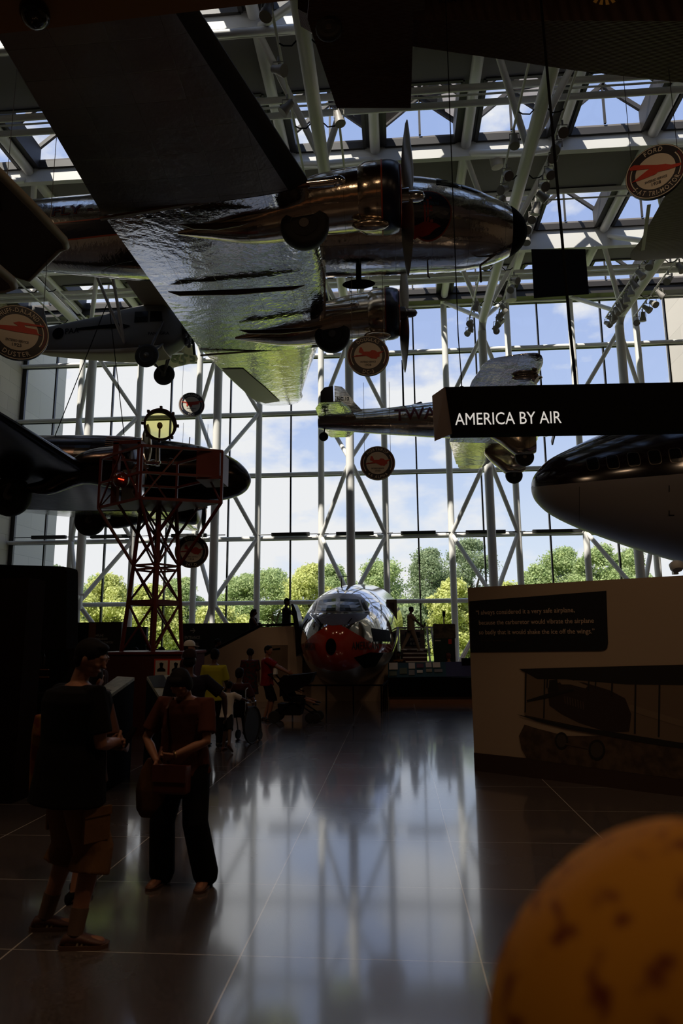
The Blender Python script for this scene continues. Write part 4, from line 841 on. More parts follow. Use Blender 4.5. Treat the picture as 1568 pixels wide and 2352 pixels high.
# suspension cables
for pp, qq, r_ in (((1335, 882), (1283, 240), .022), ((1065, 886), (1052, 560), .008)):
    a = atp(*pp, p1, nn); a.y += .3; b2 = a+V((0, 0, 14.2-a.z)) if r_ < .02 else a+V((-.15, 0.0, 14.5-a.z)); bb = MB().tube([a-sg.location, a-sg.location+V((0, 0, .3)), a-sg.location+V((-.02, 0, .9)), b2-sg.location], r_, 8)
    bb.lathe([(.03, 0), (.05, .05), (.03, .1)], a-sg.location, (0, 0, 1), 8); bb.build('cable', BLACK, sg)
# dark banner up by the roof
P = [aty(px, py, 23.5) for px, py in ((1220, 572), (1344, 572), (1352, 675), (1226, 684))]
q = MB(); q.prism(P, (0, .03, 0)); o = q.build('banner', mat('banner_cloth', (.016, .013, .014), .8), None); recentre(o)
o['label'] = 'dark grey cloth banner hanging high under the roof trusses'; o['category'] = 'banner'
# ================================================================ silver airliner nose on the floor, facing the camera
C1, C2 = aty(803, 1457, 20.6), aty(766, 1481, 17.25)
O = V((C1.x, C1.y, 0)); dn = thing('airliner_nose', 'silver and red airliner nose section facing the viewer, standing at the far end', 'airplane', O)
axv = (C1-C2); AL = axv.length; axv.normalize(); sx = axv.cross(V((0, 0, 1))).normalized(); sz = sx.cross(axv).normalized()
prof = [(0, .02), (.03, .16), (.10, .33), (.25, .53), (.5, .74), (.85, .92), (1.3, 1.08), (1.9, 1.22), (2.6, 1.32), (3.4, 1.37), (5.0, 1.38), (8.0, 1.38)]
prof = smooth_st(prof, 16); NR = 256; rings = []
for d, r_ in prof:
    c_ = C2+axv*d; cut = max(0, 1-abs(d-1.15)/.55)   # slight flattening in front of the windscreen
    ring = []
    for k in range(NR):
        a = 2*math.pi*k/NR; ss = math.sin(a); rr = r_*(1-.06*cut*max(0, ss)); ring.append(c_+sx*math.cos(a)*rr+sz*ss*rr*1.06)
    rings.append(ring)
b = MB(); b.loft(rings)
SILV = mat('polished_silver', (.80, .80, .82), .07, 1.0, bump=(3.0, .12)); RED7 = mat('glossy_red_nose', (.42, .035, .015), .12, coat=.7); GRY7 = mat('bare_grey_metal', (.45, .42, .39), .3, .8, bump=(4, .1))
BLU7 = mat('antiglare_blue_grey', (.10, .12, .20), .5)
for i, f_ in enumerate(b.f):
    p = sum((V(b.v[j]) for j in f_), V())/len(f_); q = p-C2; lat = abs(q.dot(sx)); u = q.z; dd = q.dot(axv)
    up = .56*(1-min(1, lat/.95)**1.15)+.03*0; lo = -.66+.42*min(1, lat/1.1)**2
    b.mi[i] = 1 if lo < u < up+.0 and dd < 4 else (2 if u <= lo else 0)
NO = loc(dn, b).build('nose_skin', [SILV, RED7, GRY7], dn, 60); BN = bvh(NO)
def pd(pts, name, m, par=None, off=.01, cuts=2, faces=None):
    bm = bmesh.new(); vv = [bm.verts.new((p[0], p[1], 0)) for p in pts]
    for f_ in (faces or [tuple(range(len(pts)))]):
        try: bm.faces.new([vv[i] for i in f_])
        except ValueError: pass
    bmesh.ops.triangulate(bm, faces=bm.faces)
    for _ in range(cuts): bmesh.ops.subdivide_edges(bm, edges=bm.edges[:], cuts=1); bmesh.ops.triangulate(bm, faces=bm.faces)
    P = []; ok = []
    for v in bm.verts:
        h = BN.ray_cast(CP, ray(v.co.x, v.co.y).normalized()); ok.append(h[0] is not None); P.append((h[0]+h[1]*(off if h[1].y < 0 else -off)) if h[0] is not None else V())
    bm.verts.index_update(); F = [tuple(v.index for v in f_.verts) for f_ in bm.faces if all(ok[v.index] for v in f_.verts)]; bm.free()
    return loc(dn, MB().add(P, F)).build(name, m, par or dn)
pd([(712, 1411), (848, 1408), (838, 1420), (805, 1434), (762, 1437), (728, 1430)], 'antiglare_panel', BLU7, None, .008, 3)
pd([(714, 1409), (722, 1378), (735, 1368), (776, 1363), (826, 1366), (838, 1378), (848, 1406)], 'windscreen_frame', mat('windscreen_frame', (.20, .17, .15), .3, .8), None, .012, 3)
for q in ([(727, 1404), (734, 1380), (771, 1376), (771, 1404)], [(780, 1404), (781, 1376), (822, 1378), (832, 1404)], [(716, 1407), (724, 1382), (729, 1380), (722, 1406)], [(838, 1404), (828, 1380), (833, 1378), (844, 1402)]): pd(q, 'windscreen_pane', DGLASS, None, .022, 2)
pd([(760+12*math.cos(k*.2618), 1485+19*math.sin(k*.2618)) for k in range(24)], 'radar_port', BLACK, None, .012, 1)
def ptext(s_, x_, y_, w_, h_, m, slope=0, nm='lettering'):
    vs_, fs_ = glyphs(s_, .01); x0_ = min(v[0] for v in vs_); k_ = w_/(max(v[0] for v in vs_)-x0_)
    return pd([(x_+(v[0]-x0_)*k_, y_-v[1]*h_/.7+(v[0]-x0_)*k_*slope) for v in vs_], nm, m, None, .014, 0, fs_)
ptext('AMERICAN', 807, 1492, 62, 18, mat('dark_letters', (.02, .01, .01), .4), -.02)
ptext('AMERICAN', 700, 1492, 24, 16, MATS['dark_letters'], .02)
pd([(812, 1510), (850, 1498), (880, 1500), (862, 1530), (835, 1535)], 'access_panel', BLACK, None, .01, 2)
pd([(852, 1443), (893, 1448), (897, 1474), (858, 1474)], 'side_flash', mat('dark_flash', (.015, .02, .03), .8), None, .012, 2)
T0 = hit(BN, 784, 1344)
loc(dn, MB().cyl(T0-V((0, 0, .05)), T0+V((0, 0, .25)), .02, .012, 8).cyl(T0+V((-.17, 0, .27)), T0+V((.20, 0, .29)), .012)).build('roof_aerial', STEELD, dn)
loc(dn, MB().cyl(hit(BN, 728, 1420)-V((0, .04, 0)), hit(BN, 737, 1431)-V((0, .06, 0)), .012)).build('wiper', BLACK, dn); loc(dn, MB().cyl(hit(BN, 808, 1420)-V((0, .04, 0)), hit(BN, 799, 1431)-V((0, .06, 0)), .012)).build('wiper', BLACK, dn)
loc(dn, MB().box2((C1.x-.5, 20.6, .0), (C1.x+.5, 24, .55))).build('cradle', BLACK, dn)
# ---------------------------------------------------------------- helper for upright boxes given by pixels
def slabpx(name, x0, y0, x1, y1, Y, dep, m, label=None, cat=None, z0=None, parent=None):
    a = aty(x0, y0, Y); c = aty(x1, y1, Y); zz = c.z if z0 is None else z0
    b = MB().box2((a.x, Y, zz), (c.x, Y+dep, a.z)); o = b.build(name, m, parent)
    if parent is None: recentre(o)
    if label: o['label'] = label; o['category'] = cat
    return o
BEI = mat('beige_paint', (.62, .47, .34), .6); DKG = mat('dark_green_panel', (.006, .014, .014), .5); MARN = mat('maroon_panel', (.075, .014, .010), .5); TEAL = mat('teal_panel', (.008, .05, .06), .5)
GRYL = mat('grey_lettering', (.45, .44, .40), .5); OAK = mat('brown_plinth', (.22, .10, .05), .45); CARD = mat('white_card', (.66, .64, .58), .6)
# barrier rail round the nose
rl = thing('barrier_rail', 'thin black barrier rail standing in front of the silver nose', 'railing', atz(811, 1637, 0))
tz = aty(811, 1574, rl.location.y).z
def rp(px, Y=None): return V((aty(px, 1574, Y or rl.location.y).x, Y or rl.location.y, tz))
loc(rl, MB().bar(rp(640), rp(878), .035, .035).bar(rp(878), rp(892, 19.0), .035, .035)).build('rail', BLACK, rl)
for px, Y in ((672, None), (749, None), (811, None), (875, None), (880, 17.6), (884, 18.1), (888, 18.6)):
    p = rp(px, Y); loc(rl, MB().box2((p.x-.018, p.y-.018, 0), (p.x+.018, p.y+.018, tz))).build('post', BLACK, rl)
# pedestal and graphic rail right of the nose
a = aty(690, 1522, 20.2); c = aty(891, 1522, 20.2); loc(dn, MB().box2((a.x, 20.2, 0), (c.x, 23.2, a.z))).build('plinth', BEI, dn)
dk = thing('graphic_rail', 'long dark reading rail with cards and photographs right of the silver nose', 'display', aty(985, 1617, 19.4))
def g(px, py, Y=19.4): return aty(px, py, Y)
loc(dk, MB().box2((g(893, 1600).x, 19.45, .0), (g(1120, 1600).x, 20.3, g(893, 1600).z))).build('plinth', OAK, dk)
loc(dk, MB().box2((g(891, 1553).x, 19.35, g(893, 1600).z), (g(1120, 1600).x, 20.3, g(893, 1556).z))).build('cabinet', BLACK, dk)
A_, B_ = g(891, 1556, 19.35), g(1025, 1554, 19.35); t_ = V((0, .35, g(893, 1524).z-g(893, 1556).z)); tpn = loc(dk, MB().prism([A_, B_, B_+t_, A_+t_], (0, .05, -.02))).build('teal_top', TEAL, dk)
A2_, B2_ = B_, g(1120, 1552, 19.35); loc(dk, MB().prism([A2_, B2_, B2_+t_, A2_+t_], (0, .05, -.02))).build('violet_top', mat('violet_panel', (.03, .02, .07), .4), dk)
rg = random.Random(3); nrm_ = (B_-A_).cross(t_).normalized(); nrm_ = nrm_ if nrm_.y < 0 else -nrm_
for u0, v0, du, dv, m in ((.02, .5, .15, .48, CARD), (.2, .2, .13, .4, mat('photo_olive', (.10, .12, .05), .5)), (.36, .55, .11, .4, CARD), (.36, .1, .10, .35, mat('photo_grey', (.2, .2, .19), .5)), (.5, .6, .12, .28, mat('photo_maroon', (.15, .04, .05), .5)), (.5, .25, .1, .18, CARD), (.66, .62, .1, .33, CARD), (.78, .6, .13, .35, CARD), (.66, .3, .1, .22, mat('photo_tan', (.3, .27, .2), .5)), (.8, .28, .14, .2, MATS['photo_grey']), (.02, .08, .13, .3, MATS['photo_olive'])):
    q0 = A_+(B_-A_)*u0+t_*v0+nrm_*.012; ex_ = (B_-A_)*du; ey_ = t_*dv; loc(dk, MB().prism([q0, q0+ex_, q0+ex_+ey_, q0+ey_], nrm_*.01)).build('card', m, dk)
slabpx('monitor', 1060, 1512, 1084, 1545, 19.6, .15, BLACK, 'small black monitor at the right end of the reading rail', 'monitor', z0=aty(1060, 1530, 19.6).z)
# tall panels right
pn = slabpx('framed_panel', 884, 1377, 914, 1520, 21.8, .12, mat('grey_frame', (.14, .12, .11), .5), 'tall framed panel right behind the silver nose', 'panel', z0=0)
q = MB(); a = aty(886, 1384, 21.78)-pn.location; c = aty(908, 1520, 21.78)-pn.location; q.box2((a.x, a.y, .4), (c.x, a.y+.02, a.z)); q.build('picture', mat('dark_picture', (.03, .012, .010), .5), pn)
gp = slabpx('green_poster_panel', 994, 1433, 1047, 1545, 20.5, .12, mat('dark_green_poster', (.004, .028, .022), .45), 'dark green poster panel with brown picture strip, left of the quote wall', 'panel', z0=0)
def onpan(o, x0, y0, x1, y1, Y, m, nm, t=.012):
    a = aty(x0, y0, Y)-o.location; c = aty(x1, y1, Y)-o.location; return MB().box2((a.x, a.y-t, c.z), (c.x, a.y, a.z)).build(nm, m, o)
onpan(gp, 995, 1434, 1046, 1466, 20.5, mat('sepia_picture', (.10, .085, .05), .5, noise_col=(6, (.03, .025, .015), .08)), 'picture')
onpan(gp, 1029, 1468, 1037, 1479, 20.5, BRED, 'red_tag')
onpan(gp, 998, 1470, 1012, 1473, 20.5, GRYL, 'heading')
ps = slabpx('post_scanner', 1017, 1403, 1021, 1432, 21.0, .06, mat('post_grey', (.25, .24, .22), .5), 'thin grey post with small box above the green poster panel', 'post', z0=0)
a = aty(1019, 1410, 20.95)-ps.location; MB().box((a.x, a.y, a.z), (.09, .06, .16)).build('sensor_box', BLACK, ps)
# steps with white rails (exit stair)
stp = thing('exit_steps', 'white-railed exit steps with dark risers behind the reading rail', 'stairs', aty(950, 1520, 21.0))
for i in range(4):
    y_ = 1519-i*9.5; a = aty(925, y_, 20.6+i*.3); c = aty(980, y_, 20.6+i*.3); loc(stp, MB().box2((a.x, 20.6+i*.3, 0), (c.x, 20.95+i*.3, a.z))).build('step', MARN, stp); loc(stp, MB().box2((a.x, 20.58+i*.3, a.z-.03), (c.x, 20.62+i*.3, a.z+.01))).build('step_edge', WHITE, stp)
for xs in ((914, 1441, 916, 1500), (980, 1441, 988, 1525), (990, 1441, 1000, 1525)):
    loc(stp, MB().bar(aty(xs[0], xs[1], 21.6), aty(xs[2], xs[3], 20.6), .05, .05)).build('rail', mat('blue_white_rail', (.55, .60, .75), .4), stp)
loc(stp, MB().bar(aty(912, 1442, 21.6), aty(1000, 1441, 21.6), .05, .05)).build('rail', MATS['blue_white_rail'], stp)
pb = slabpx('ambulance_board', 918, 1446, 976, 1499, 22.0, .05, mat('taupe_board', (.18, .14, .12), .6), 'taupe board with dark blue notice behind the exit steps', 'panel', z0=0)
pb.name = 'notice_board'
onpan(pb, 930, 1452, 965, 1484, 22.0, NAVY, 'notice'); q = MB(); a = aty(950, 1468, 21.97)-pb.location; c = aty(950, 1480, 21.97)-pb.location
w_ = aty(963, 1468, 21.97).x-aty(950, 1468, 21.97).x
for i, s_ in enumerate(('ENTRANCE', '& EXIT')): text(q, s_, V((a.x-.12, a.y-.03, a.z-i*.13-.04)), (1, 0, 0), (0, 0, 1), .07, width=w_+.14, nrm=(0, -1, 0))
q.build('lettering', GRYL, pb)
# ---------------------------------------------------------------- stair ramp on the left of the nose
YR = 20.0; rm = thing('boarding_ramp', 'beige-sided boarding ramp rising to the silver nose door', 'ramp', aty(600, 1600, YR))
def rpx(px, py, Y=YR): return aty(px, py, Y)
P = [rpx(405, 1610), rpx(405, 1545), rpx(455, 1516), rpx(598, 1441), rpx(694, 1437), rpx(694, 1610)]
for p in (P[0], P[-1]): p.z = 0
loc(rm, MB().prism(P, (0, .12, 0))).build('side_wall', BEI, rm)
loc(rm, MB().prism([p+V((0, 1.3, 0)) for p in P], (0, .12, 0))).build('side_wall', BEI, rm)
dkp = [rpx(420, 1565), rpx(600, 1475), rpx(700, 1470), rpx(700, 1480), rpx(600, 1485), rpx(420, 1575)]
loc(rm, MB().prism([p+V((0, .12, 0)) for p in dkp], (0, 1.2, 0))).build('walkway', BLACK, rm)
for dy in (0, 1.36): loc(rm, MB().tube([rpx(405, 1539)+V((0, dy, 0)), rpx(455, 1510)+V((0, dy, 0)), rpx(598, 1436)+V((0, dy, 0)), rpx(694, 1432)+V((0, dy, 0))], .03, 8)).build('handrail', BLACK, rm)
dp = onp_ = aty(632, 1482, YR-.02); a = aty(617, 1482, YR)-rm.location; c = aty(660, 1555, YR)-rm.location
MB().box2((a.x, a.y-.02, c.z), (c.x, a.y, a.z)).build('info_panel', mat('info_tan', (.20, .14, .09), .6), rm)
q = MB(); u = a+V((.12, -.025, -.1)); q.add([u, u+V((.22, 0, .03)), u+V((.22, 0, -.03)), u+V((0, 0, -.04))], [(0, 1, 2, 3)]); q.build('airplane_mark', BLACK, rm)
dr = MB(); pts = [rpx(668, 1388, 19.2), rpx(673, 1387, 19.2), rpx(681, 1405, 19.2), rpx(688, 1445, 19.2), rpx(690, 1500, 19.2), rpx(680, 1508, 19.2), rpx(677, 1450, 19.2)]
loc(dn, dr.prism(pts, (0, .9, 0))).build('open_door', mat('dark_door', (.015, .013, .013), .3, .3), dn)
# ---------------------------------------------------------------- dark panels on the left
ew = slabpx('entrance_wall', 420, 1432, 596, 1600, 21.8, .15, DKG, 'dark green wall with white arrow and the word ENTRANCE', 'panel', z0=0)
q = MB(); Yq = 21.76
a = aty(424, 1468, Yq)-ew.location; c = aty(459, 1468, Yq)-ew.location; text(q, 'ENTRANCE', a, (1, 0, 0), (0, 0, 1), .10, width=(c-a).length, nrm=(0, -1, 0)); q.build('lettering', GRYL, ew)
ar = [aty(px, py, Yq)-ew.location for px, py in ((437, 1447.6), (446, 1447.6), (442, 1443.5), (443.5, 1443), (448, 1448.5), (443.5, 1454), (442, 1453.5), (446, 1449.4), (437, 1449.4))]
MB().prism(ar, (0, .01, 0)).build('arrow', GRYL, ew)
onpan(ew, 441, 1476, 454, 1530, 21.75, mat('grey_poster', (.11, .11, .12), .5), 'poster')
q = MB(); pp = [aty(px, py, 21.73)-ew.location for px, py in ((442, 1487), (447, 1479), (449, 1486), (453, 1489), (447, 1490))]; q.prism(pp, (0, .01, 0)).build('poster_mark', BLACK, ew)
bp_ = slabpx('black_panel', 158, 1430, 205, 1600, 19.0, .15, BLACK, 'plain black panel left of the brown AIRLINE EXPANSION panel', 'panel', z0=0)
ap = slabpx('brown_panel', 205, 1429, 271, 1600, 18.9, .15, mat('dark_brown_panel', (.016, .007, .005), .5), 'dark brown panel headed AIRLINE EXPANSION AND INNOVATION', 'panel', z0=0)
onpan(ap, 205, 1431, 211.5, 1600, 18.9, mat('orange_edge', (.16, .06, .02), .5), 'orange_edge')
q = MB()
for i, (s_, x1) in enumerate((('AIRLINE', 238), ('EXPANSION', 247), ('AND INNOVATION', 260))):
    a = aty(219.5, 1462+i*8.2, 18.88)-ap.location; c = aty(x1, 1462+i*8.2, 18.88)-ap.location; text(q, s_, a, (1, 0, 0), (0, 0, 1), .062, width=(c-a).length, nrm=(0, -1, 0), t=.02)
q.build('lettering', GRYL, ap)
tp = slabpx('teal_panel', 275, 1440, 330, 1600, 20.2, .15, TEAL, 'dark teal panel standing behind the left legs of the beacon tower', 'panel', z0=0)
onpan(tp, 273, 1440, 275.5, 1600, 20.2, GRYL, 'pale_edge')
# big near-black panels at the left edge
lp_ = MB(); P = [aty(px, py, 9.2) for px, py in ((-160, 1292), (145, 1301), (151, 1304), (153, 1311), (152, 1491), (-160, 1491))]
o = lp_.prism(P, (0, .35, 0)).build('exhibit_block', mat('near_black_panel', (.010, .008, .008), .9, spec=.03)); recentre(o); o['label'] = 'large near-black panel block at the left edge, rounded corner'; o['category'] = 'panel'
sc_ = thing('display_case', 'dark display case with brass lines below the black panel block', 'display case', aty(60, 1600, 9.3))
def s9(px, py): return aty(px, py, 9.3)
bot_ = s9(-150, 1590); tz_ = s9(100, 1491).z
loc(sc_, MB().box2((s9(-150, 1600).x, 9.3, 0), (s9(150, 1600).x, 9.9, s9(150, 1594).z))).build('base', BLACK, sc_)
loc(sc_, MB().box2((s9(-150, 1600).x, 9.8, 0), (s9(150, 1600).x, 9.9, tz_))).build('back', mat('case_back', (.012, .008, .006), .6), sc_)
for y_, m in ((1538, MATS['orange_edge']), (1555, MATS['orange_edge'])): loc(sc_, MB().bar(s9(38, y_), s9(112, y_), .02, .012)).build('brass_line', m, sc_)
loc(sc_, MB().box2((s9(-150, 1).x, 9.32, s9(60, 1577).z), (s9(152, 1).x, 9.6, s9(60, 1568).z))).build('shelf', mat('shelf_grey', (.12, .11, .08), .5), sc_)
for px in (48, 58, 85): loc(sc_, MB().lathe([(.02, 0), (.03, .04), (.03, .16), (.012, .2), (.012, .25)], s9(px, 1536)+V((0, .15, 0)), (0, 0, 1), 12)).build('exhibit_item', mat('dim_metal', (.07, .06, .055), .4, .6), sc_)
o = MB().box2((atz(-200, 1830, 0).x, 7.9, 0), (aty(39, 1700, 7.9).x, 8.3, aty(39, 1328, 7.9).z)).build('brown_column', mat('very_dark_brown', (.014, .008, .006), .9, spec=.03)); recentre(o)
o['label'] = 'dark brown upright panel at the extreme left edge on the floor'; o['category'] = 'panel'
# ---------------------------------------------------------------- reading tables
def rtable(P_, h0, label, m_top, extra):
    top = [aty(px, py, Y) for px, py, Y in P_]; c = sum(top, V())/4; t = thing('reading_table', label, 'display table', V((c.x, c.y, 0)))
    loc(t, MB().prism(top, (0, 0, -.04))).build('slanted_top', m_top, t)
    b = MB(); bs = [V((p.x, p.y, 0)) for p in top]; tt = [p+V((0, 0, -.045)) for p in top]; b.loft([bs, tt]); loc(t, b).build('pedestal', BLACK, t); return t, top
PALE = mat('pale_print', (.34, .36, .31), .5, noise_col=(14, (.20, .22, .19), .2)); 
t1_, top1 = rtable([(205, 1598, 8.6), (246, 1601, 8.4), (309, 1556, 9.4), (270, 1553, 9.6)], 0, 'slanted reading table with pale printed map in front of the brown base', PALE, 0)
t2_, top2 = rtable([(368, 1603, 8.4), (420, 1605, 8.4), (392, 1550, 9.4), (337, 1554, 9.4)], 0, 'slanted reading table with dark heading behind the looking-down woman', PALE, 0)
n_ = (top2[1]-top2[0]).cross(top2[3]-top2[0]).normalized(); n_ = n_ if n_.z > 0 else -n_
def tq(T, u, v): return T[0].lerp(T[1], u).lerp(T[3].lerp(T[2], u), v)
loc(t2_, MB().prism([tq(top2, .0, .45)+n_*.003, tq(top2, .7, .45)+n_*.003, tq(top2, .7, 1)+n_*.003, tq(top2, .05, 1)+n_*.003], n_*.004)).build('dark_heading', NAVY, t2_)
n1_ = (top1[1]-top1[0]).cross(top1[3]-top1[0]).normalized(); n1_ = n1_ if n1_.z > 0 else -n1_
loc(t1_, MB().prism([tq(top1, .1, .1)+n1_*.003, tq(top1, .8, .12)+n1_*.003, tq(top1, .75, .3)+n1_*.003, tq(top1, .2, .35)+n1_*.003], n1_*.004)).build('dark_print', mat('brown_print', (.05, .025, .015), .5), t1_)
# ---------------------------------------------------------------- beacon tower
YT = 14.0; RB = mat('tower_red', (.13, .014, .010), .5); o0 = aty(352, 1501, YT)
bt = thing('beacon_tower', 'dark red lattice airway beacon tower with railed platform and lamp', 'tower', V((o0.x, YT, 0)))
def bx_(px, py, Y=YT): return aty(px, py, Y)
bz = o0.z
a, c = bx_(263, 1503), bx_(442, 1503)
loc(bt, MB().box2((a.x, YT-.75, 0), (c.x, YT+.9, bz))).build('base_box', MARN, bt)
loc(bt, MB().box2((a.x-.03, YT-.78, bz), (c.x+.03, YT+.93, bz+.05))).build('base_rim', RB, bt)
cx_ = (bx_(284, 1501).x+bx_(413, 1501).x)/2
def leg(k, z):   # four legs, turned 25 degrees, tapering
    z1, z2, z3 = bz, bx_(352, 1300).z, bx_(352, 1160).z
    h0, h1, h2 = (bx_(413, 1501).x-bx_(284, 1501).x)/2*1.02, (bx_(407, 1300).x-bx_(311, 1300).x)/2*1.02, (bx_(398, 1160).x-bx_(325, 1160).x)/2*1.02
    r_ = h0+(h1-h0)*(z-z1)/(z2-z1) if z < z2 else h1+(h2-h1)*(z-z2)/(z3-z2)
    xm = cx_+(bx_(359, 1300).x-cx_)*min(1, (z-z1)/(z2-z1)); a = R(22+90*k); return V((xm+r_*math.cos(a), YT+r_*math.sin(a), z))
z1, z2, z3 = bz+.03, bx_(352, 1300).z, bx_(352, 1160).z; zm1 = bx_(352, 1385).z; 
for k in range(4): loc(bt, MB().tube([leg(k, z1), leg(k, z2), leg(k, z3)], .045, 6)).build('leg', RB, bt)
lv = [z1, zm1, z2, (z2+z3)/2+.05, z3]
br = MB()
for i in range(4):
    for k in range(4):
        p, q_ = leg(k, lv[i]), leg((k+1) % 4, lv[i+1]); br.bar(p, q_, .03, .03); p, q_ = leg((k+1) % 4, lv[i]), leg(k, lv[i+1]); br.bar(p, q_, .03, .03)
loc(bt, br).build('cross_bracing', RB, bt)
for z in (zm1, z2, z2-.09):
    br = MB()
    for k in range(4): br.bar(leg(k, z), leg((k+1) % 4, z), .05 if z == zm1 else .035, .10 if z == zm1 else .04)
    loc(bt, br).build('ring_girt', RB, bt)
F0 = [bx_(226, 1167, YT-.1), bx_(322, 1133, YT-1.0), bx_(508, 1158, YT-.4), bx_(430, 1178, YT+1.1)]
zp = (F0[0].z+F0[2].z)/2
FL = [V((p.x, p.y, zp)) for p in F0]; FL[3] = V((FL[0].x+FL[2].x-FL[1].x, FL[0].y+FL[2].y-FL[1].y, zp))
loc(bt, MB().prism(FL, (0, 0, .06))).build('platform_deck', RB, bt)
rt = bx_(226, 1056).z-zp; br = MB()
for k in range(4):
    p, q_ = FL[k], FL[(k+1) % 4]
    for h in (rt, rt*.5): br.bar(p+V((0, 0, h)), q_+V((0, 0, h)), .05, .05)
    br.bar(p, p+V((0, 0, rt)), .05, .05)
    br.bar(p, p.lerp(q_, .5)+V((0, 0, rt)), .03, .03); br.bar(q_, p.lerp(q_, .5)+V((0, 0, rt)), .03, .03) if k in (0, 3) else None
loc(bt, br).build('platform_railing', RB, bt)
for k in range(4):
    q_ = FL[k]+V((0, 0, .02)); loc(bt, MB().bar(leg(k, z2), q_, .05, .05) if False else MB().tube([leg([2, 3, 0, 1][k], z2), q_], .035, 6)).build('outrigger', RB, bt)
for fr in (.5,):
    for k in range(4): loc(bt, MB().tube([leg([2, 3, 0, 1][k], (z2+z3)/2), FL[k].lerp(FL[(k+1) % 4], fr)], .03, 6)).build('outrigger', RB, bt)
cb = MB().box2((bx_(456, 1104, YT-.3).x, YT-.5, bx_(456, 1106, YT-.3).z), (bx_(508, 1104, YT-.3).x, YT+.3, bx_(456, 1040, YT-.3).z)); loc(bt, cb).build('equipment_box', RB, bt)
loc(bt, MB().box2((bx_(325, 1).x, YT-.25, zp+.06), (bx_(336, 1).x, YT-.1, bx_(330, 1022).z)).box2((bx_(373, 1).x, YT-.25, zp+.06), (bx_(378, 1).x, YT-.1, bx_(330, 1022).z)).box2((bx_(325, 1).x, YT-.25, bx_(330, 1026).z), (bx_(380, 1).x, YT+.2, bx_(330, 1018).z))).build('lamp_stand', RB, bt)
loc(bt, MB().box2((bx_(340, 1).x, YT-.1, zp+.06), (bx_(372, 1).x, YT+.3, bx_(340, 1080).z)).cyl(bx_(362, 1070, YT-.1), bx_(362, 1030, YT-.1), .05).ell(bx_(352, 1062, YT-.15), (.17, .1, .06))).build('lamp_mechanism', CHROME, bt, 40)
loc(bt, MB().ell(bx_(392, 1060, YT), (.065, .065, .075))).build('small_bulb', glass('clear_bulb'), bt, 60)
lc = bx_(368, 975, YT-.15); n_ = (CP-lc).normalized(); n_ = V((n_.x+.05, n_.y, n_.z*.6)).normalized(); rL = 34/FPX*(YT+.1)
hd = MB().loft([MB().lathe([(q_, h_), (q_, h_+.001)], lc, n_, 40).v[:40] for q_, h_ in ((rL*.98, -.40), (rL*1.1, -.40), (rL*1.12, -.2), (rL*1.15, .02), (rL*1.04, .04), (rL*.98, .02), (rL*.98, -.40))], cap=False)
hd = loc(bt, hd).build('lamp_drum', mat('drum_brown', (.035, .012, .008), .45), bt, 50)
loc(bt, MB().lathe([(rL, -.38), (rL*.8, -.41), (rL*.4, -.43), (.001, -.44)], lc, n_, 40)).build('rear_lens', glass('amber_green_glass', (.93, .91, .72)), hd, 60)
loc(bt, MB().lathe([(rL, .0), (rL*.8, .045), (rL*.5, .07), (.001, .085)], lc, n_, 40)).build('lens', MATS['amber_green_glass'], hd, 60)
loc(bt, MB().cyl(lc-n_*.2-V((0, 0, rL*.9)), lc-n_*.2, .02).ell(lc-n_*.2, (.06, .06, .075))).build('bulb', mat('warm_glass', (.5, .4, .2), .2), hd, 50)
b = MB()
for k in range(8): a = 2*math.pi*k/8; u_ = n_.cross(V((0, 0, 1))).normalized(); w__ = u_.cross(n_); b.box(lc+(u_*math.cos(a)+w__*math.sin(a))*rL*1.2, (.05, .05, .06))
loc(bt, b).build('clamp', mat('drum_brown', (.035, .012, .008)), hd)
rc = bx_(278, 1102, YT-.7); loc(bt, MB().lathe([(.1, -.25), (.16, -.15), (.17, .0), (.15, .08), (.09, .14), (.001, .16)], rc, n_, 28)).build('course_light', mat('red_lens', (.14, .02, .01), .1, coat=.5), bt, 60)
loc(bt, MB().bar(rc+n_*.17+V((-.06, 0, .02)), rc+n_*.17+V((.06, 0, -.01)), .02, .02)).build('red_filament', mat('red_filament', (.4, .02, .01), .3, emit=((1, .06, .02), 2.2)), bt)
for i, (x0_, x1_) in enumerate(((358, 384.5), (391, 418))):
    a = aty(x0_, 1517, YT-.76)-bt.location; c = aty(x1_, 1556, YT-.76)-bt.location
    q = MB().box2((a.x-.03, a.y-.01, c.z-.1), (c.x+.03, a.y, a.z+.03)).build('red_border', BRED, bt); MB().box2((a.x, a.y-.02, c.z), (c.x, a.y-.01, a.z)).build('portrait_card', CARD, q)
    mx_ = (a.x+c.x)/2; pz = a.z; pt = MB(); pt.prism([V((mx_+u*.012*7, a.y-.024, pz-.05-v*.10)) for u, v in ((-.5, 0), (-.1, -.15), (.5, .05), (.35, .5), (.3, .85), (.95, 1.15), (1.0, 1.6), (-1.0, 1.6), (-.9, 1.1), (-.3, .85), (-.38, .5))], (0, .003, 0)).build('portrait', BLACK, q)
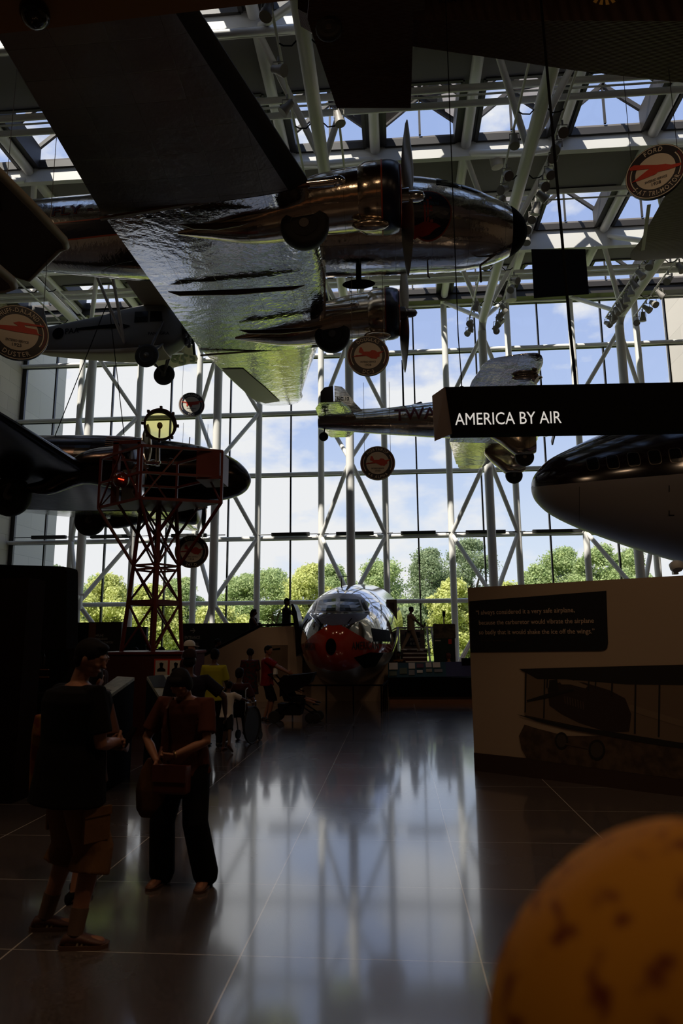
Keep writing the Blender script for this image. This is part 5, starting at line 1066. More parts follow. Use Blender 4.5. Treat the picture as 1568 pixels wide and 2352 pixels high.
# ---------------------------------------------------------------- quote wall
A_ = V((1.05, 10.04, 0)); e_ = (V((3.27, 8.58, 0))-A_).normalized(); n_ = V((e_.y, -e_.x, 0)); n_ = n_ if n_.y < 0 else -n_
zt = aty(1077, 1350, 10.04).z
qw = thing('quote_wall', 'freestanding taupe exhibit wall with a quotation and a biplane photograph', 'exhibit wall', A_)
MB().prism([V((0, 0, .0)), e_*6, e_*6+V((0, 0, zt+.02)), V((0, 0, zt))], -n_*.35).build('wall_body', mat('taupe_wall', (.44, .33, .23), .65), qw)
MB().prism([V((0, 0, 0))+n_*.01, e_*6+n_*.01, e_*6+V((0, 0, .24))+n_*.01, V((0, 0, .24))+n_*.01], n_*-.005).build('skirting', mat('dark_skirting', (.05, .025, .018), .5), qw)
def qp(px, py, t=.012): return atp(px, py, A_, n_)-A_+n_*t
pts = [qp(1078, 1381, .01), qp(1392, 1357, .01), qp(1396, 1478, .01), qp(1394, 1488, .01), qp(1388, 1493, .01), qp(1378, 1494.5, .01), qp(1081, 1498, .01)]
q = MB().prism(pts, -n_*.008).build('quotation_panel', mat('near_black_blue', (.004, .005, .008), .5), qw)
LET = mat('tan_lettering', (.60, .44, .31), .6); b = MB()
def qtext(b, s_, a, c, h):
    p = qp(*a, .016); r_ = qp(*c, .016); ez_ = V((0, 0, 1)); d_ = V((r_.x-p.x, r_.y-p.y, 0)); text(b, s_, p, d_.normalized(), ez_, h, width=d_.length, nrm=n_, t=.001, offset=.008)
hc = .062
qtext(b, '\u201cI always considered it a very safe airplane,', (1094, 1412), (1320, 1400), hc); qtext(b, 'because the carburetor would vibrate the airplane', (1101, 1435), (1364, 1423), hc); qtext(b, 'so badly that it would shake the ice off the wings.\u201d', (1101, 1457), (1366, 1448), hc)
b.build('lettering', LET, q); b = MB(); qtext(b, '- Pilot Ernest M. Allison on the Jenny', (1103, 1473), (1185, 1471), .018); b.build('lettering', mat('dim_lettering', (.07, .045, .03), .6), q)
# photograph of a biplane printed on the wall
PH = mat('print_brown', (.045, .024, .013), .6, noise_col=(9, (.10, .062, .035), .12)); PD = mat('print_dark', (.010, .007, .006), .6); PM = mat('print_mid', (.075, .045, .028), .6); PL = mat('print_light', (.20, .14, .09), .6)
def pq(pts, name, m, t, par): return MB().prism([qp(*p, t) for p in pts], -n_*.001).build(name, m, par)
g_ = pq([(1192, 1690), (1205, 1664), (1230, 1672), (1300, 1690), (1400, 1690), (1700, 1735), (1700, 1815), (1568, 1790), (1400, 1768), (1280, 1752), (1210, 1742), (1198, 1720)], 'photo_grass', PH, .012, qw)
pq([(1205, 1536), (1568, 1526), (1700, 1524), (1700, 1720), (1480, 1700), (1205, 1642)], 'photo_sky', mat('print_sky', (.17, .115, .075), .65), .0115, g_)
pq([(1192, 1536), (1568, 1527), (1700, 1525), (1700, 1575), (1440, 1572), (1300, 1560), (1235, 1560)], 'photo_upper_wing', PD, .013, g_)
pq([(1186, 1640), (1300, 1664), (1400, 1680), (1568, 1706), (1700, 1725), (1700, 1738), (1480, 1706), (1300, 1673), (1240, 1658)], 'photo_lower_wing', PD, .016, g_)
pq([(1258, 1580), (1290, 1565), (1340, 1567), (1400, 1585), (1436, 1604), (1450, 1640), (1445, 1680), (1400, 1682), (1330, 1660), (1290, 1640), (1262, 1620)], 'photo_fuselage', mat('print_fuselage', (.026, .012, .008), .6), .014, g_)
pq([(1262, 1562), (1280, 1560), (1284, 1586), (1260, 1590)], 'photo_radiator', PD, .015, g_)
pq([(1284, 1563), (1320, 1563), (1350, 1575), (1345, 1581), (1310, 1572), (1290, 1572)], 'photo_cowling', PL, .015, g_)
for i in range(8): pq([(1296+i*6, 1598+i*1.8), (1298.5+i*6, 1598.5+i*1.8), (1300+i*6, 1616+i*2), (1297.5+i*6, 1615.5+i*2)], 'photo_louvre', PM, .0165, g_)
for x_, y0_, y1_, w2 in ((1207, 1540, 1636, 3), (1250, 1545, 1650, 3), (1257, 1545, 1580, 3), (1352, 1548, 1588, 3), (1368, 1548, 1580, 3), (1405, 1548, 1600, 4), (1458, 1550, 1685, 4), (1513, 1552, 1692, 4), (1318, 1540, 1563, 3)): pq([(x_, y0_), (x_+w2, y0_), (x_+w2-2, y1_), (x_-2, y1_)], 'photo_strut', PD, .0155, g_)
pq([(1210, 1608), (1255, 1594), (1318, 1582), (1318, 1586), (1262, 1602), (1212, 1612)], 'photo_propeller', PD, .017, g_)
pq([(1448, 1618), (1568, 1655), (1568, 1670), (1470, 1640), (1440, 1628)], 'photo_body_rear', PL, .0135, g_)
for x_, y_, rx, ry in ((1371, 1722, 19, 24), (1290, 1701, 15, 20)):
    pq([(x_+rx*math.cos(k*.3142), y_+ry*math.sin(k*.3142)) for k in range(20)], 'photo_wheel', PD, .017, g_); pq([(x_+rx*.75*math.cos(k*.3142), y_+ry*.75*math.sin(k*.3142)) for k in range(20)], 'photo_wheel_disc', mat('print_wheel', (.05, .035, .024), .6), .018, g_)
pq([(1300, 1706), (1350, 1716), (1350, 1720), (1300, 1710)], 'photo_axle', PM, .0175, g_)
# white round speaker just above the wall top right
sp_ = thing('ceiling_speaker', 'small white round device above the quote wall at the right edge', 'speaker', aty(1553, 1300, 15))
MB().lathe([(.10, -.1), (.14, -.05), (.14, .05), (.08, .1)], (0, 0, 0), (0, .5, 1), 20).build('housing', WHITE, sp_, 40); MB().box((0, .1, -.12), (.1, .1, .1)).build('foot', WHITE, sp_)
# ---------------------------------------------------------------- black linear fixtures along the first transom
def lin(x0_, x1_, py):
    a = aty(x0_, py, YW-.35); c = aty(x1_, py, YW-.35); z = a.z; o = MB().box2((a.x, YW-.5, z-.08), (c.x, YW-.3, z+.08)).cyl((a.x-.9, YW-.4, z), (c.x+.9, YW-.4, z), .022, n=6).build('linear_fixture', mat('black_fixture', (.02, .02, .02), .5)); return recentre(o)
places = ['beside the left stone wall', 'behind the beacon tower left strut', 'right of the beacon tower', 'left of the tall centre column', 'crossing the tall centre column', 'right of the centre columns', 'below the silver mail plane', 'under the jet airliner nose']
for i, (a, c) in enumerate(((75, 152), (210, 302), (395, 475), (624, 711), (772, 858), (920, 1000), (1069, 1160), (1222, 1335))):
    o = lin(a, c, 1236-.012*a); o['label'] = 'long black linear fixture on the window transom '+places[i]; o['category'] = 'fixture'; o['group'] = 'linear fixtures on the window transom'
cm = thing('security_camera', 'white dome security camera on the leftmost thick column', 'camera', aty(180, 1374, 29.2)); MB().lathe([(.02, -.12), (.12, -.06), (.15, .02), (.15, .1), (.1, .14)], (-.1, 0, 0), (0, 0, 1), 20).build('dome', WHITE, cm, 40); MB().bar((-.1, 0, .16), (.15, .2, .16), .08, .08).build('bracket', WHITE, cm)
# ---------------------------------------------------------------- track rails and spotlights
LENS = mat('lamp_lens', (.7, .7, .68), .1, .6); SB = mat('spot_body', (.30, .28, .25), .5)
spot_n = 0
def spot(p, aim, on=0, label=''):
    global spot_n
    t_ = thing('spotlight', label, 'spotlight', p, 0, 'track spotlights on the roof trusses'); aim = V(aim).normalized()
    b = MB().lathe([(.05, -.20), (.09, -.18), (.10, .0), (.13, .06), (.145, .20), (.13, .20)], (0, 0, 0), aim, 18); b.build('lamp_housing', SB, t_, 40)
    MB().lathe([(.001, .17), (.125, .165), (.125, .18), (.001, .185)], (0, 0, 0), aim, 18).build('lens', LENS if not on else mat('lit_lens', (.9, .8, .6), .3, emit=((1, .62, .25), 9.0)), t_)
    MB().tube([(-.13, 0, 0), (-.13, 0, .22), (.13, 0, .22), (.13, 0, 0)], .015, 6).cyl((0, 0, .22), (0, 0, .36), .03, n=8).build('yoke', SB, t_)
    spot_n += 1; return t_
SPL = []
for X in XF:
    for s_ in (-1, 1):
        rr = MB().cyl((X+s_*.62, 10.0, ZL-.05), (X+s_*.62, YF-.2, ZL-.05), .035, n=8)
        r_ = rr.build('track_rail', WHITE, bpy.data.objects['trim_%d' % (10+XF.index(X))])
        q = MB(); y = 11.2
        while y < YF: q.tube([(X+s_*.16, y, ZL), (X+s_*.3, y, ZL-.16), (X+s_*.5, y, ZL-.14), (X+s_*.62, y, ZL-.05)], .018, 6); y += 2.7
        q.build('rail_bracket', BLACK, bpy.data.objects['trim_%d' % (10+XF.index(X))])
rs = random.Random(11)
ORD = 'first second third fourth fifth sixth seventh eighth ninth tenth eleventh twelfth thirteenth fourteenth fifteenth sixteenth seventeenth eighteenth'.split()
def run_spots(X, s_, ys, tag_, lit=()):
    for i, y in enumerate(ys):
        aim = (rs.uniform(-.7, .7), rs.uniform(-.9, .4), -rs.uniform(.4, 1.0)); spot(V((X+s_*.62+rs.uniform(-.05, .05), y, ZL-.42-rs.uniform(0, .1))), aim, i in lit, tag_+', '+ORD[len(ys)-1-i]+' from the window wall')
run_spots(XF[3], -1, [17.2, 18.6, 19.3, 19.9, 22.2, 22.8, 23.6, 26.9, 28.4, 28.9, 29.3], 'pale spotlight on left rail right of the silver nose')
run_spots(XF[3], 1, [17.0, 17.6, 18.1, 18.7, 19.3, 19.8, 20.3, 20.9, 21.5, 22.1, 24.9, 25.6, 27.3, 27.8, 28.2, 28.6, 29.0, 29.4], 'pale spotlight on right rail right of the silver nose')
run_spots(XF[4], -1, [24.2, 25.0, 25.7, 26.3, 26.8, 27.2, 27.6, 28.0, 28.4, 28.8, 29.2], 'pale spotlight on rightmost truss, left rail', (2, 3))
run_spots(XF[4], 1, [24.6, 25.5, 26.6, 27.3, 27.9, 28.5, 29.1], 'pale spotlight on rightmost truss, right rail', (1,))
run_spots(XF[2], -1, [12.6, 14.2, 15.4], 'pale spotlight beside the dark wing edge')
run_spots(XF[2], 1, [12.2, 13.3, 15.9], 'pale spotlight beside the corrugated stabilizer')
run_spots(XF[1], 1, [22.5, 24.0, 25.5], 'pale spotlight above the grey monoplane')
can = thing('can_speaker', 'pale drum-shaped loudspeaker hung above the airliner cockpit', 'speaker', aty(1139, 368, 21.0)); MB().lathe([(.13, -.28), (.22, -.25), (.20, .25), (.1, .28)], (0, 0, 0), (.15, .1, -1), 24).build('drum', mat('speaker_beige', (.45, .42, .36), .5), can, 40); MB().cyl((0, 0, .2), (0, 0, .5), .02).build('stem', WHITE, can)
can = thing('can_speaker', 'pale drum-shaped loudspeaker near the top of the window wall', 'speaker', aty(1173, 677, 30.0)); MB().lathe([(.13, -.3), (.24, -.28), (.24, .28), (.1, .3)], (0, 0, 0), (0, 0, -1), 24).build('drum', MATS['speaker_beige'], can, 40); MB().cyl((0, 0, .2), (0, 0, .45), .02).build('stem', WHITE, can)
# ================================================================ people
def ik(a, b, l1, l2, hint):
    a, b, hint = V(a), V(b), V(hint); d = b-a; L = min(d.length, (l1+l2)*.999); d.normalize()
    x = (l1*l1-l2*l2+L*L)/(2*L); h = math.sqrt(max(0, l1*l1-x*x)); n = hint-d*hint.dot(d); n.normalize(); return a+d*x+n*h, a+d*L
def rings(cs, n=20):
    """cs: (centre, half width, half depth, tilt) elliptical rings stacked upwards"""
    out = []
    for c, a, b_, tl in cs:
        rot = Matrix.Rotation(-tl, 3, 'X'); out.append([V(c)+rot @ V((a*math.cos(2*math.pi*k/n), b_*math.sin(2*math.pi*k/n), 0)) for k in range(n)])
    return out
def cap(b, pts, rs, n=12):
    """round-ended limb"""
    pts = [V(p) for p in pts]; d0 = (pts[0]-pts[1]).normalized(); d1 = (pts[-1]-pts[-2]).normalized()
    P = [pts[0]+d0*rs[0]*.95, pts[0]+d0*rs[0]*.6]+pts+[pts[-1]+d1*rs[-1]*.6, pts[-1]+d1*rs[-1]*.95]; Rr = [rs[0]*.25, rs[0]*.8]+list(rs)+[rs[-1]*.8, rs[-1]*.25]
    return b.tube(P, Rr, n)
SKIN = mat('skin', (.30, .14, .085), .5, spec=.3); SKIN2 = mat('skin_deep', (.09, .045, .03), .5, spec=.3); HAIR = mat('black_hair', (.007, .005, .005), .75, spec=.15)
def person(label, loc_, rz, H=1.7, top=None, bottom=None, shoes=None, skin=SKIN, hair='short', hairm=HAIR, lean=0., feet=None, hands=None, head=(0, 0), hip=None, legs='trousers', sleeve='short', girth=1., vox=.013, hem=.47, elbow=((-.5, -.8, -.3), (.5, -.8, -.3)), knee=(0, 1, 0), name='person', group=None, fine=False, skirt=.30, collar=0, torso_rot=0, hand_curl=.5, fdir=None, sdrop=.04):
    S = H/1.7; r = thing(name, label, 'person', loc_, rz, group)
    hz = (.53*H if hip is None else hip)
    hipc = V((0, 0, hz)); up = V((0, math.sin(lean), math.cos(lean)))
    TR_ = Matrix.Rotation(torso_rot, 3, 'Z')
    def sp(t_, x=0, y=0): return hipc+TR_ @ (up*(t_*H)+V((x*S, y*S*math.cos(lean), -y*S*math.sin(lean))))
    g = girth
    tors = [(-.045, .115*g, .095*g), (.0, .165*g, .115*g), (.06, .158*g, .112*g), (.11, .142*g, .105*g), (.18, .155*g, .11*g), (.25, .172*g, .115*g), (.285, .165*g, .10*g), (.305, .11, .075), (.318, .055, .055)]
    def trings(grow, t0=-9, t1=9, n=24):
        out = []
        for t_, a, b_ in tors:
            if t0 <= t_ <= t1:
                c = sp(t_); rot = TR_ @ Matrix.Rotation(-lean, 3, 'X'); out.append([c+rot @ V(((a*S+grow)*math.cos(2*math.pi*k/n), (b_*S+grow)*math.sin(2*math.pi*k/n), 0)) for k in range(n)])
        return out
    sh = [sp(.278, -.178*min(g, 1.15)), sp(.278, .178*min(g, 1.15))]
    hj = [hipc+TR_ @ V((-.09*S, 0, -.01*H)), hipc+TR_ @ V((.09*S, 0, -.01*H))]
    if feet is None: feet = [(-.11*S, 0, 0), (.11*S, .03*S, 0)]
    ank = [V((f_[0], f_[1], f_[2]+.085*S)) for f_ in feet]; fd = [V((math.sin(f_[3]) if len(f_) > 3 else 0, math.cos(f_[3]) if len(f_) > 3 else 1, (f_[4] if len(f_) > 4 else 0))).normalized() for f_ in feet]
    if hands is None: hands = [(-.27*S, .05, .40*H), (.27*S, .05, .40*H)]
    kn = []
    for i in (0, 1): k_, a_ = ik(hj[i], ank[i], .245*H, .245*H, knee if not isinstance(knee[0], tuple) else knee[i]); kn.append(k_); ank[i] = a_
    el, wr = [], []
    for i in (0, 1): e_, w_ = ik(sh[i], hands[i], .172*H, .15*H, elbow[i]); el.append(e_); wr.append(w_)
    b = MB(); b.loft(trings(0))
    hc = sp(.318)+V((0, .0, 0)); hrot = TR_ @ Matrix.Rotation(head[1], 3, 'Z') @ Matrix.Rotation(-head[0]-lean*.4, 3, 'X')
    hcen = hc+up*(.035*H)*.9+hrot @ V((0, .028*S, .066*H))
    b.tube([sp(.29), hc+up*.01, hcen+hrot @ V((0, -.015*S, -.04*S))], [.058*S, .052*S, .05*S], 14)
    def hp(x, y, z): return hcen+hrot @ V((x*S, y*S, z*S))
    b.ell(hcen, (.074*S, .092*S, .098*S), 20, 14, hrot); b.ell(hp(0, .018, -.055), (.058*S, .062*S, .062*S), 18, 10, hrot); b.ell(hp(0, .055, -.092), (.026*S, .024*S, .020*S), 12, 8, hrot)
    b.ell(hp(0, .093, -.022), (.011*S, .014*S, .024*S), 10, 8, hrot); b.ell(hp(0, .104, -.036), (.015*S, .013*S, .010*S), 10, 8, hrot)
    b.ell(hp(0, .082, .018), (.052*S, .012*S, .010*S), 12, 6, hrot); b.ell(hp(0, .083, -.066), (.024*S, .010*S, .007*S), 10, 6, hrot)
    for s_ in (-1, 1):
        b.ell(hp(s_*.076, -.004, -.016), (.010*S, .017*S, .030*S), 10, 8, hrot); b.ell(hp(s_*.034, .066, -.032), (.022*S, .018*S, .018*S), 10, 8, hrot)
    for i in (0, 1):
        s_ = -1 if i == 0 else 1
        cap(b, [sh[i], sh[i].lerp(el[i], .5), el[i], el[i].lerp(wr[i], .35), wr[i]], [.052*S, .045*S, .037*S, .038*S, .025*S])
        cap(b, [hj[i], hj[i].lerp(kn[i], .5), kn[i], kn[i].lerp(ank[i], .35), ank[i]], [.09*S*g, .078*S, .055*S, .056*S, .036*S])
        cap(b, [ank[i]-fd[i]*.04*S+V((0, 0, -.045*S)), ank[i]+fd[i]*.14*S+V((0, 0, -.06*S))], [.035*S, .028*S])
        # hand: palm, four fingers, thumb
        fdv = (wr[i]-el[i]).normalized() if fdir is None or fdir[i] is None else V(fdir[i]).normalized()
        side_ = V((0, 1, 0)) if abs(fdv.y) < .8 else V((1, 0, 0)); inn = V((-s_, 0, 0)); pn_ = (inn-fdv*inn.dot(fdv)).normalized(); sd_ = fdv.cross(pn_).normalized()
        if sd_.y < 0 and abs(sd_.y) > .1: sd_ = -sd_
        pc = wr[i]+fdv*.045*S; b.bar(wr[i]-fdv*.005, wr[i]+fdv*.09*S, .070*S, .026*S, up=tuple(pn_)) if False else b.ell(pc, (.038*S, .050*S, .016*S), 14, 10, Matrix((sd_, fdv, pn_)).transposed())
        for q in range(4):
            o_ = (q-1.5)*.0195*S; L = (.068, .080, .076, .060)[q]*S; base = wr[i]+fdv*.078*S+sd_*(-o_)
            c1_ = hand_curl*.6; c2_ = hand_curl*1.5; d1 = fdv*math.cos(c1_)+pn_*math.sin(c1_); d2 = fdv*math.cos(c2_)+pn_*math.sin(c2_)
            cap(b, [base-fdv*.02*S, base+d1*L*.5, base+d1*L*.5+d2*L*.5], [.0095*S, .0088*S, .0076*S], 8)
        tb0 = wr[i]+fdv*.025*S+sd_*.028*S; cap(b, [tb0, tb0+(sd_*.75+fdv*.6).normalized()*.035*S, tb0+(sd_*.75+fdv*.6).normalized()*.035*S+(fdv*.8+pn_*.5).normalized()*.03*S], [.013*S, .011*S, .009*S], 8)
    mobj('body', remesh(b, vox, 2 if not fine else 1), skin, r)
    # clothes
    if top:
        b = MB(); hemt = (hem*H-hz)/H; rr = trings(.022, max(hemt, -.04))
        c = sp(hemt); lo = []
        n = 24; rot = TR_ @ Matrix.Rotation(-lean, 3, 'X'); lo = [c+rot @ V(((.168*g*S+.035)*math.cos(2*math.pi*k/n), (.12*g*S+.035)*math.sin(2*math.pi*k/n), 0)) for k in range(n)]
        rr = [x for x in rr if (sum(x, V())/len(x)).z > c.z+.03]; rr = rr[:-1]; b.loft([lo]+rr)
        for i in (0, 1):
            if sleeve == 'none': continue
            u = {'short': .78, 'long': 1}[sleeve]
            e1 = sh[i].lerp(el[i], u); pts = [sh[i].lerp(sp(.262, 0), .45), sh[i]+V((0, 0, .004)), sh[i].lerp(el[i], .4), e1]; rs_ = [.07*S, .074*S, .072*S, .074*S]
            b.tube(pts, rs_, 14)
            if sleeve == 'long': cap(b, [el[i], el[i].lerp(wr[i], .5), wr[i]-(wr[i]-el[i])*.03], [.055*S, .048*S, .038*S])
        mobj('shirt', remesh(b, max(vox, .009), 2), top, r)
    if bottom:
        b = MB()
        if legs == 'skirt':
            n = 24; rr = [[hipc+V(((.15+.02)*S*g*math.cos(2*math.pi*k/n), .12*S*g*math.sin(2*math.pi*k/n), .09*H)) for k in range(n)], [hipc+V((.19*S*g*math.cos(2*math.pi*k/n), .15*S*g*math.sin(2*math.pi*k/n), -.02*H)) for k in range(n)], [V(((.22+.012*math.sin(5*k))*S*g*math.cos(2*math.pi*k/n), (.18+.012*math.sin(5*k))*S*g*math.sin(2*math.pi*k/n), skirt*H)) for k in range(n)]]; b.loft(rr)
        else:
            b.loft(trings(.014, -.05, .07))
            for i in (0, 1):
                if legs == 'shorts': b.tube([hj[i], hj[i].lerp(kn[i], .5), kn[i], kn[i].lerp(ank[i], sdrop)], [.100*S*min(g, 1.12)]*3+[.108*S*min(g, 1.12)], 18)
                elif legs == 'wide': cap(b, [hj[i], hj[i].lerp(kn[i], .5), kn[i], kn[i].lerp(ank[i], .5), ank[i]+V((0, 0, .0))], [.105*S*g, .108*S, .10*S, .10*S, .10*S], 18)
                else: cap(b, [hj[i], hj[i].lerp(kn[i], .5), kn[i], kn[i].lerp(ank[i], .5), ank[i]], [.10*S*g, .092*S, .072*S, .066*S, .055*S], 16)
        mobj({'skirt': 'skirt', 'shorts': 'shorts'}.get(legs, 'trousers'), remesh(b, max(vox, .009), 2), bottom, r)
    for i in (0, 1):
        f_ = fd[i]; sd_ = f_.cross(V((0, 0, 1))).normalized(); b = MB(); a0 = ank[i]+V((0, 0, -.085*S))
        rr = []
        for u, w_, h_ in ((-.075, .022, .045), (-.06, .036, .07), (-.02, .040, .085), (.04, .040, .075), (.10, .046, .055), (.15, .042, .04), (.175, .022, .026)):
            c = a0+f_*u*S; rr.append([c+sd_*(w_*S*math.cos(2*math.pi*k/16))+V((0, 0, 1))*(max(0, .5+.5*math.sin(2*math.pi*k/16))**.6*h_*S) for k in range(16)])
        b.loft(rr); q = b.build('shoe', shoes or mat('black_shoe', (.012, .010, .010), .5), r, 60)
        if fine:
            b2 = MB(); b2.loft([[a0+f_*u*S+sd_*(w_*S*math.cos(2*math.pi*k/16))+V((0, 0, .0+(.022*S if math.sin(2*math.pi*k/16) > 0 else 0))) for k in range(16)] for u, w_ in ((-.085, .02), (-.065, .042), (.0, .044), (.1, .052), (.16, .046), (.19, .018))]); b2.build('sole', mat('sole_tan', (.10, .05, .03), .6), q, 40)
    if hair:
        b = MB()
        if hair in ('short', 'long', 'bob'):
            b.ell(hp(0, -.012, .022), (.083*S, .098*S, .092*S), 20, 14, hrot); b.ell(hp(0, .045, .072), (.06*S, .045*S, .03*S), 14, 8, hrot)
            b.ell(hp(0, -.045, -.03), (.070*S, .055*S, .06*S), 14, 10, hrot)
            for s_ in (-1, 1): b.ell(hp(s_*.066, -.005, .012), (.018*S, .04*S, .035*S), 10, 8, hrot)
        if hair == 'long': b.tube([hp(0, -.05, .02), hp(0, -.085, -.10), hp(0, -.09, -.24)], [.075*S, .07*S, .03*S], 14)
        if hair == 'bob':
            for s_ in (-1, 1): b.ell(hp(s_*.07, -.01, -.02), (.022*S, .055*S, .07*S), 10, 8, hrot)
            b.ell(hp(0, -.05, -.04), (.075*S, .055*S, .07*S), 12, 8, hrot)
        if hair == 'curly':
            for k in range(26): a = k*2.4; z = 1-1.5*k/26; q_ = math.sqrt(max(0, 1-z*z)); b.ell(hp(.075*q_*math.cos(a), -.02+.085*q_*math.sin(a), .03+.085*z), (.038*S, .038*S, .038*S), 8, 6)
            b.ell(hp(0, -.015, .025), (.085*S, .098*S, .095*S))
        if hair == 'cap': 
            b.ell(hp(0, -.035, -.01), (.076*S, .07*S, .07*S), 16, 10, hrot)
        mobj('hair', remesh(b, max(vox, .008)*.9, 1), hairm, r)
        if hair == 'cap': pass
    r['_hp'] = 0; del r['_hp']
    return r, dict(hp=hp, hrot=hrot, sh=sh, el=el, wr=wr, hj=hj, kn=kn, ank=ank, sp=sp, S=S, fd=fd)
def cap_hat(r, k, m, name='cap', rot=1):
    S = k['S']; b = MB(); hp = k['hp']; hr = k['hrot']
    rr = []
    for z, q in ((.0, 1.0), (.03, .99), (.06, .9), (.085, .7), (.10, .4), (.106, .02)): rr.append([hp(.086*q*math.cos(a), -.004+.103*q*math.sin(a), .035+z) for a in [2*math.pi*i/24 for i in range(24)]])
    b.loft(rr); pts = [hp(.075*math.cos(a), rot*(.075+.095*max(0, math.sin(a))), .035-.015*math.sin(a)) for a in [math.pi*i/12 for i in range(13)]]; b.prism(pts, hr @ V((0, 0, .008)))
    return b.build(name, m, r, 50)
def Hfor(px, py, floor_pt, k=1.0): return aty(px, py, floor_pt.y).z*k
# --- man in black shirt and tan shorts, front left
f1 = atz(165, 2155, 0); tz_ = aty(205, 1478, 4.5).z
BLK = mat('black_shirt', (.006, .005, .005), .9, bump=(9, .3)); TAN = mat('tan_shorts', (.17, .085, .035), .8, bump=(12, .35)); BRS = mat('brown_shoe', (.09, .035, .025), .6)
f1 = V((atz(138, 2155, 0).x, 4.52, 0))
r1, k1 = person('man in black t-shirt and tan cargo shorts standing front left, seen from behind', f1, R(-38), 1.84, BLK, TAN, BRS, lean=.05, feet=[(-.21, .0, 0, .75), (.19, .0, 0, .75)], hands=[(-.02, .27, 1.14), (.10, .27, 1.16)], head=(.30, -.85), legs='shorts', sdrop=.30, girth=1.46, vox=.007, hem=.44, fine=True, elbow=((-.5, -.4, -.9), (.5, -.3, -.9)), hand_curl=1.0)
for i in (0, 1):
    a, kk = k1['ank'][i], k1['kn'][i]; MB().tube([a+V((0, 0, -.02)), a.lerp(kk, .28)], [.046, .054], 16).build('sock', mat('grey_sock', (.16, .10, .07), .9), r1, 40)
    f_ = k1['fd'][i]; s_ = f_.cross(V((0, 0, 1))).normalized(); b = MB()
    for sgn in (-1, 1):
        for q in range(3):
            c = a+f_*(.015+q*.028)+s_*sgn*.041+V((0, 0, -.058)); b.add([c+V((0, 0, -.022)), c+f_*.012+V((0, 0, -.022)), c+f_*.026-s_*sgn*.004+V((0, 0, .024)), c+f_*.014-s_*sgn*.004+V((0, 0, .024))], [(0, 1, 2, 3)])
    b.build('stripe', mat('cream_stripe', (.50, .42, .28), .6), [c_ for c_ in bpy.data.objects if c_.parent == r1 and c_.name.startswith('shoe')][i])
    b = MB(); h_ = k1['hj'][i].lerp(k1['kn'][i], .62); out = V((-1 if i == 0 else 1, 0, 0)); b.box(h_+out*.118, (.03, .17, .18)).box(h_+out*.125+V((0, 0, .085)), (.03, .18, .05)); b.build('cargo_pocket', TAN, r1)
b = MB().tube([k1['wr'][1]+V((0, .10, -.02)), k1['wr'][1]+V((-.02, .16, .06))], .012); 
ph = MB().box(k1['wr'][0].lerp(k1['wr'][1], .5)+V((0, .12, .02)), (.075, .012, .15), Euler((-.6, 0, 0)).to_matrix()).build('phone', BLACK, None)
ph.location = f1; ph.rotation_euler = (0, 0, R(-38)); ph['label'] = 'dark phone held by the man in tan cargo shorts'; ph['category'] = 'phone'
# --- person just beyond him, mostly hidden: yellow-brown wrap, dark trainers
f2 = V((atz(158, 2060, 0).x, 5.35, 0))
YW_ = mat('mustard_cloth', (.20, .10, .02), .8, noise_col=(7, (.14, .03, .02), .05))
r2, k2 = person('person in mustard and red wrap hidden behind the front man, dark trainers', f2, R(-20), 1.62, mat('brown_top', (.09, .04, .025), .8), mat('mustard_trousers', (.13, .06, .02), .8), BLACK, hands=[(-.50, .05, .98), (.2, .2, 1.0)], legs='shorts', vox=.010, hair='long', feet=[(.0, .0, 0), (.16, -.2, 0)], sleeve='short')
b = MB(); e0 = k2['el'][0]; b.tube([e0+V((0, 0, .12)), e0, k2['wr'][0]+V((0, 0, -.05)), k2['wr'][0]+V((-.03, 0, -.35))], [.07, .085, .10, .07], 14); mobj('wrap', remesh(b, .012), YW_, r2)
# --- woman looking down, facing the camera
f3 = atz(418, 2030, 0); H3 = aty(412, 1543, f3.y).z*1.045
MAU = mat('mauve_brown_tshirt', (.085, .028, .018), .85, bump=(8, .35)); BTR = mat('black_wide_trousers', (.006, .006, .007), .85, bump=(7, .2))
r3, k3 = person('woman in dull brown t-shirt and wide black trousers looking down into her bag', f3, R(172), H3, MAU, BTR, mat('tan_shoe', (.15, .06, .035), .6), hair='bob', head=(.75, .0), legs='wide', girth=1.06, vox=.007, hem=.49, fine=True, feet=[(-.19, 0, 0, -.1), (.16, .02, 0, .1)], hands=[(-.03, .26, .98), (.14, .22, .93)], elbow=((-.9, -.35, -.2), (.9, -.35, -.2)), hand_curl=1.3, fdir=[(.8, .2, -.3), (-.3, .2, -.9)], lean=.10)
BAGM = mat('red_brown_bag', (.085, .020, .012), .5); bg_ = thing('crossbody_bag', 'small red-brown crossbody bag held open by the woman looking down', 'bag', f3, R(172))
b = MB().box((.00, .235, .80), (.27, .09, .20)); q = mobj('bag_body', remesh(b, .012, 4), BAGM, bg_); MB().box((.0, .285, .85), (.27, .012, .12)).build('flap', BAGM, bg_)
MB().tube([(.13, .22, .90), k3['sp'](.12, .10, .17), k3['sp'](.24, .03, .155), k3['sp'](.295, -.03, .12), k3['sp'](.318, -.06, .0), k3['sp'](.25, -.05, -.16), (-.05, -.16, 1.05), (-.15, .05, .92), (-.13, .22, .90)] if False else [(.13, .235, .90), k3['sp'](.10, .13, .150), k3['sp'](.2, .11, .150), k3['sp'](.27, .10, .125), k3['sp'](.312, .085, .05)], .014, 8).build('strap', BAGM, bg_)
b = MB(); n = 20; rr = []
for z, w_, d_ in ((.93, .05, .03), (.85, .10, .045), (.7, .14, .06), (.56, .13, .055), (.50, .09, .03)): rr.append([V((.205+w_*math.cos(2*math.pi*k/n)*(1+.08*math.sin(4*k)), .14+d_*math.sin(2*math.pi*k/n), z)) for k in range(n)])
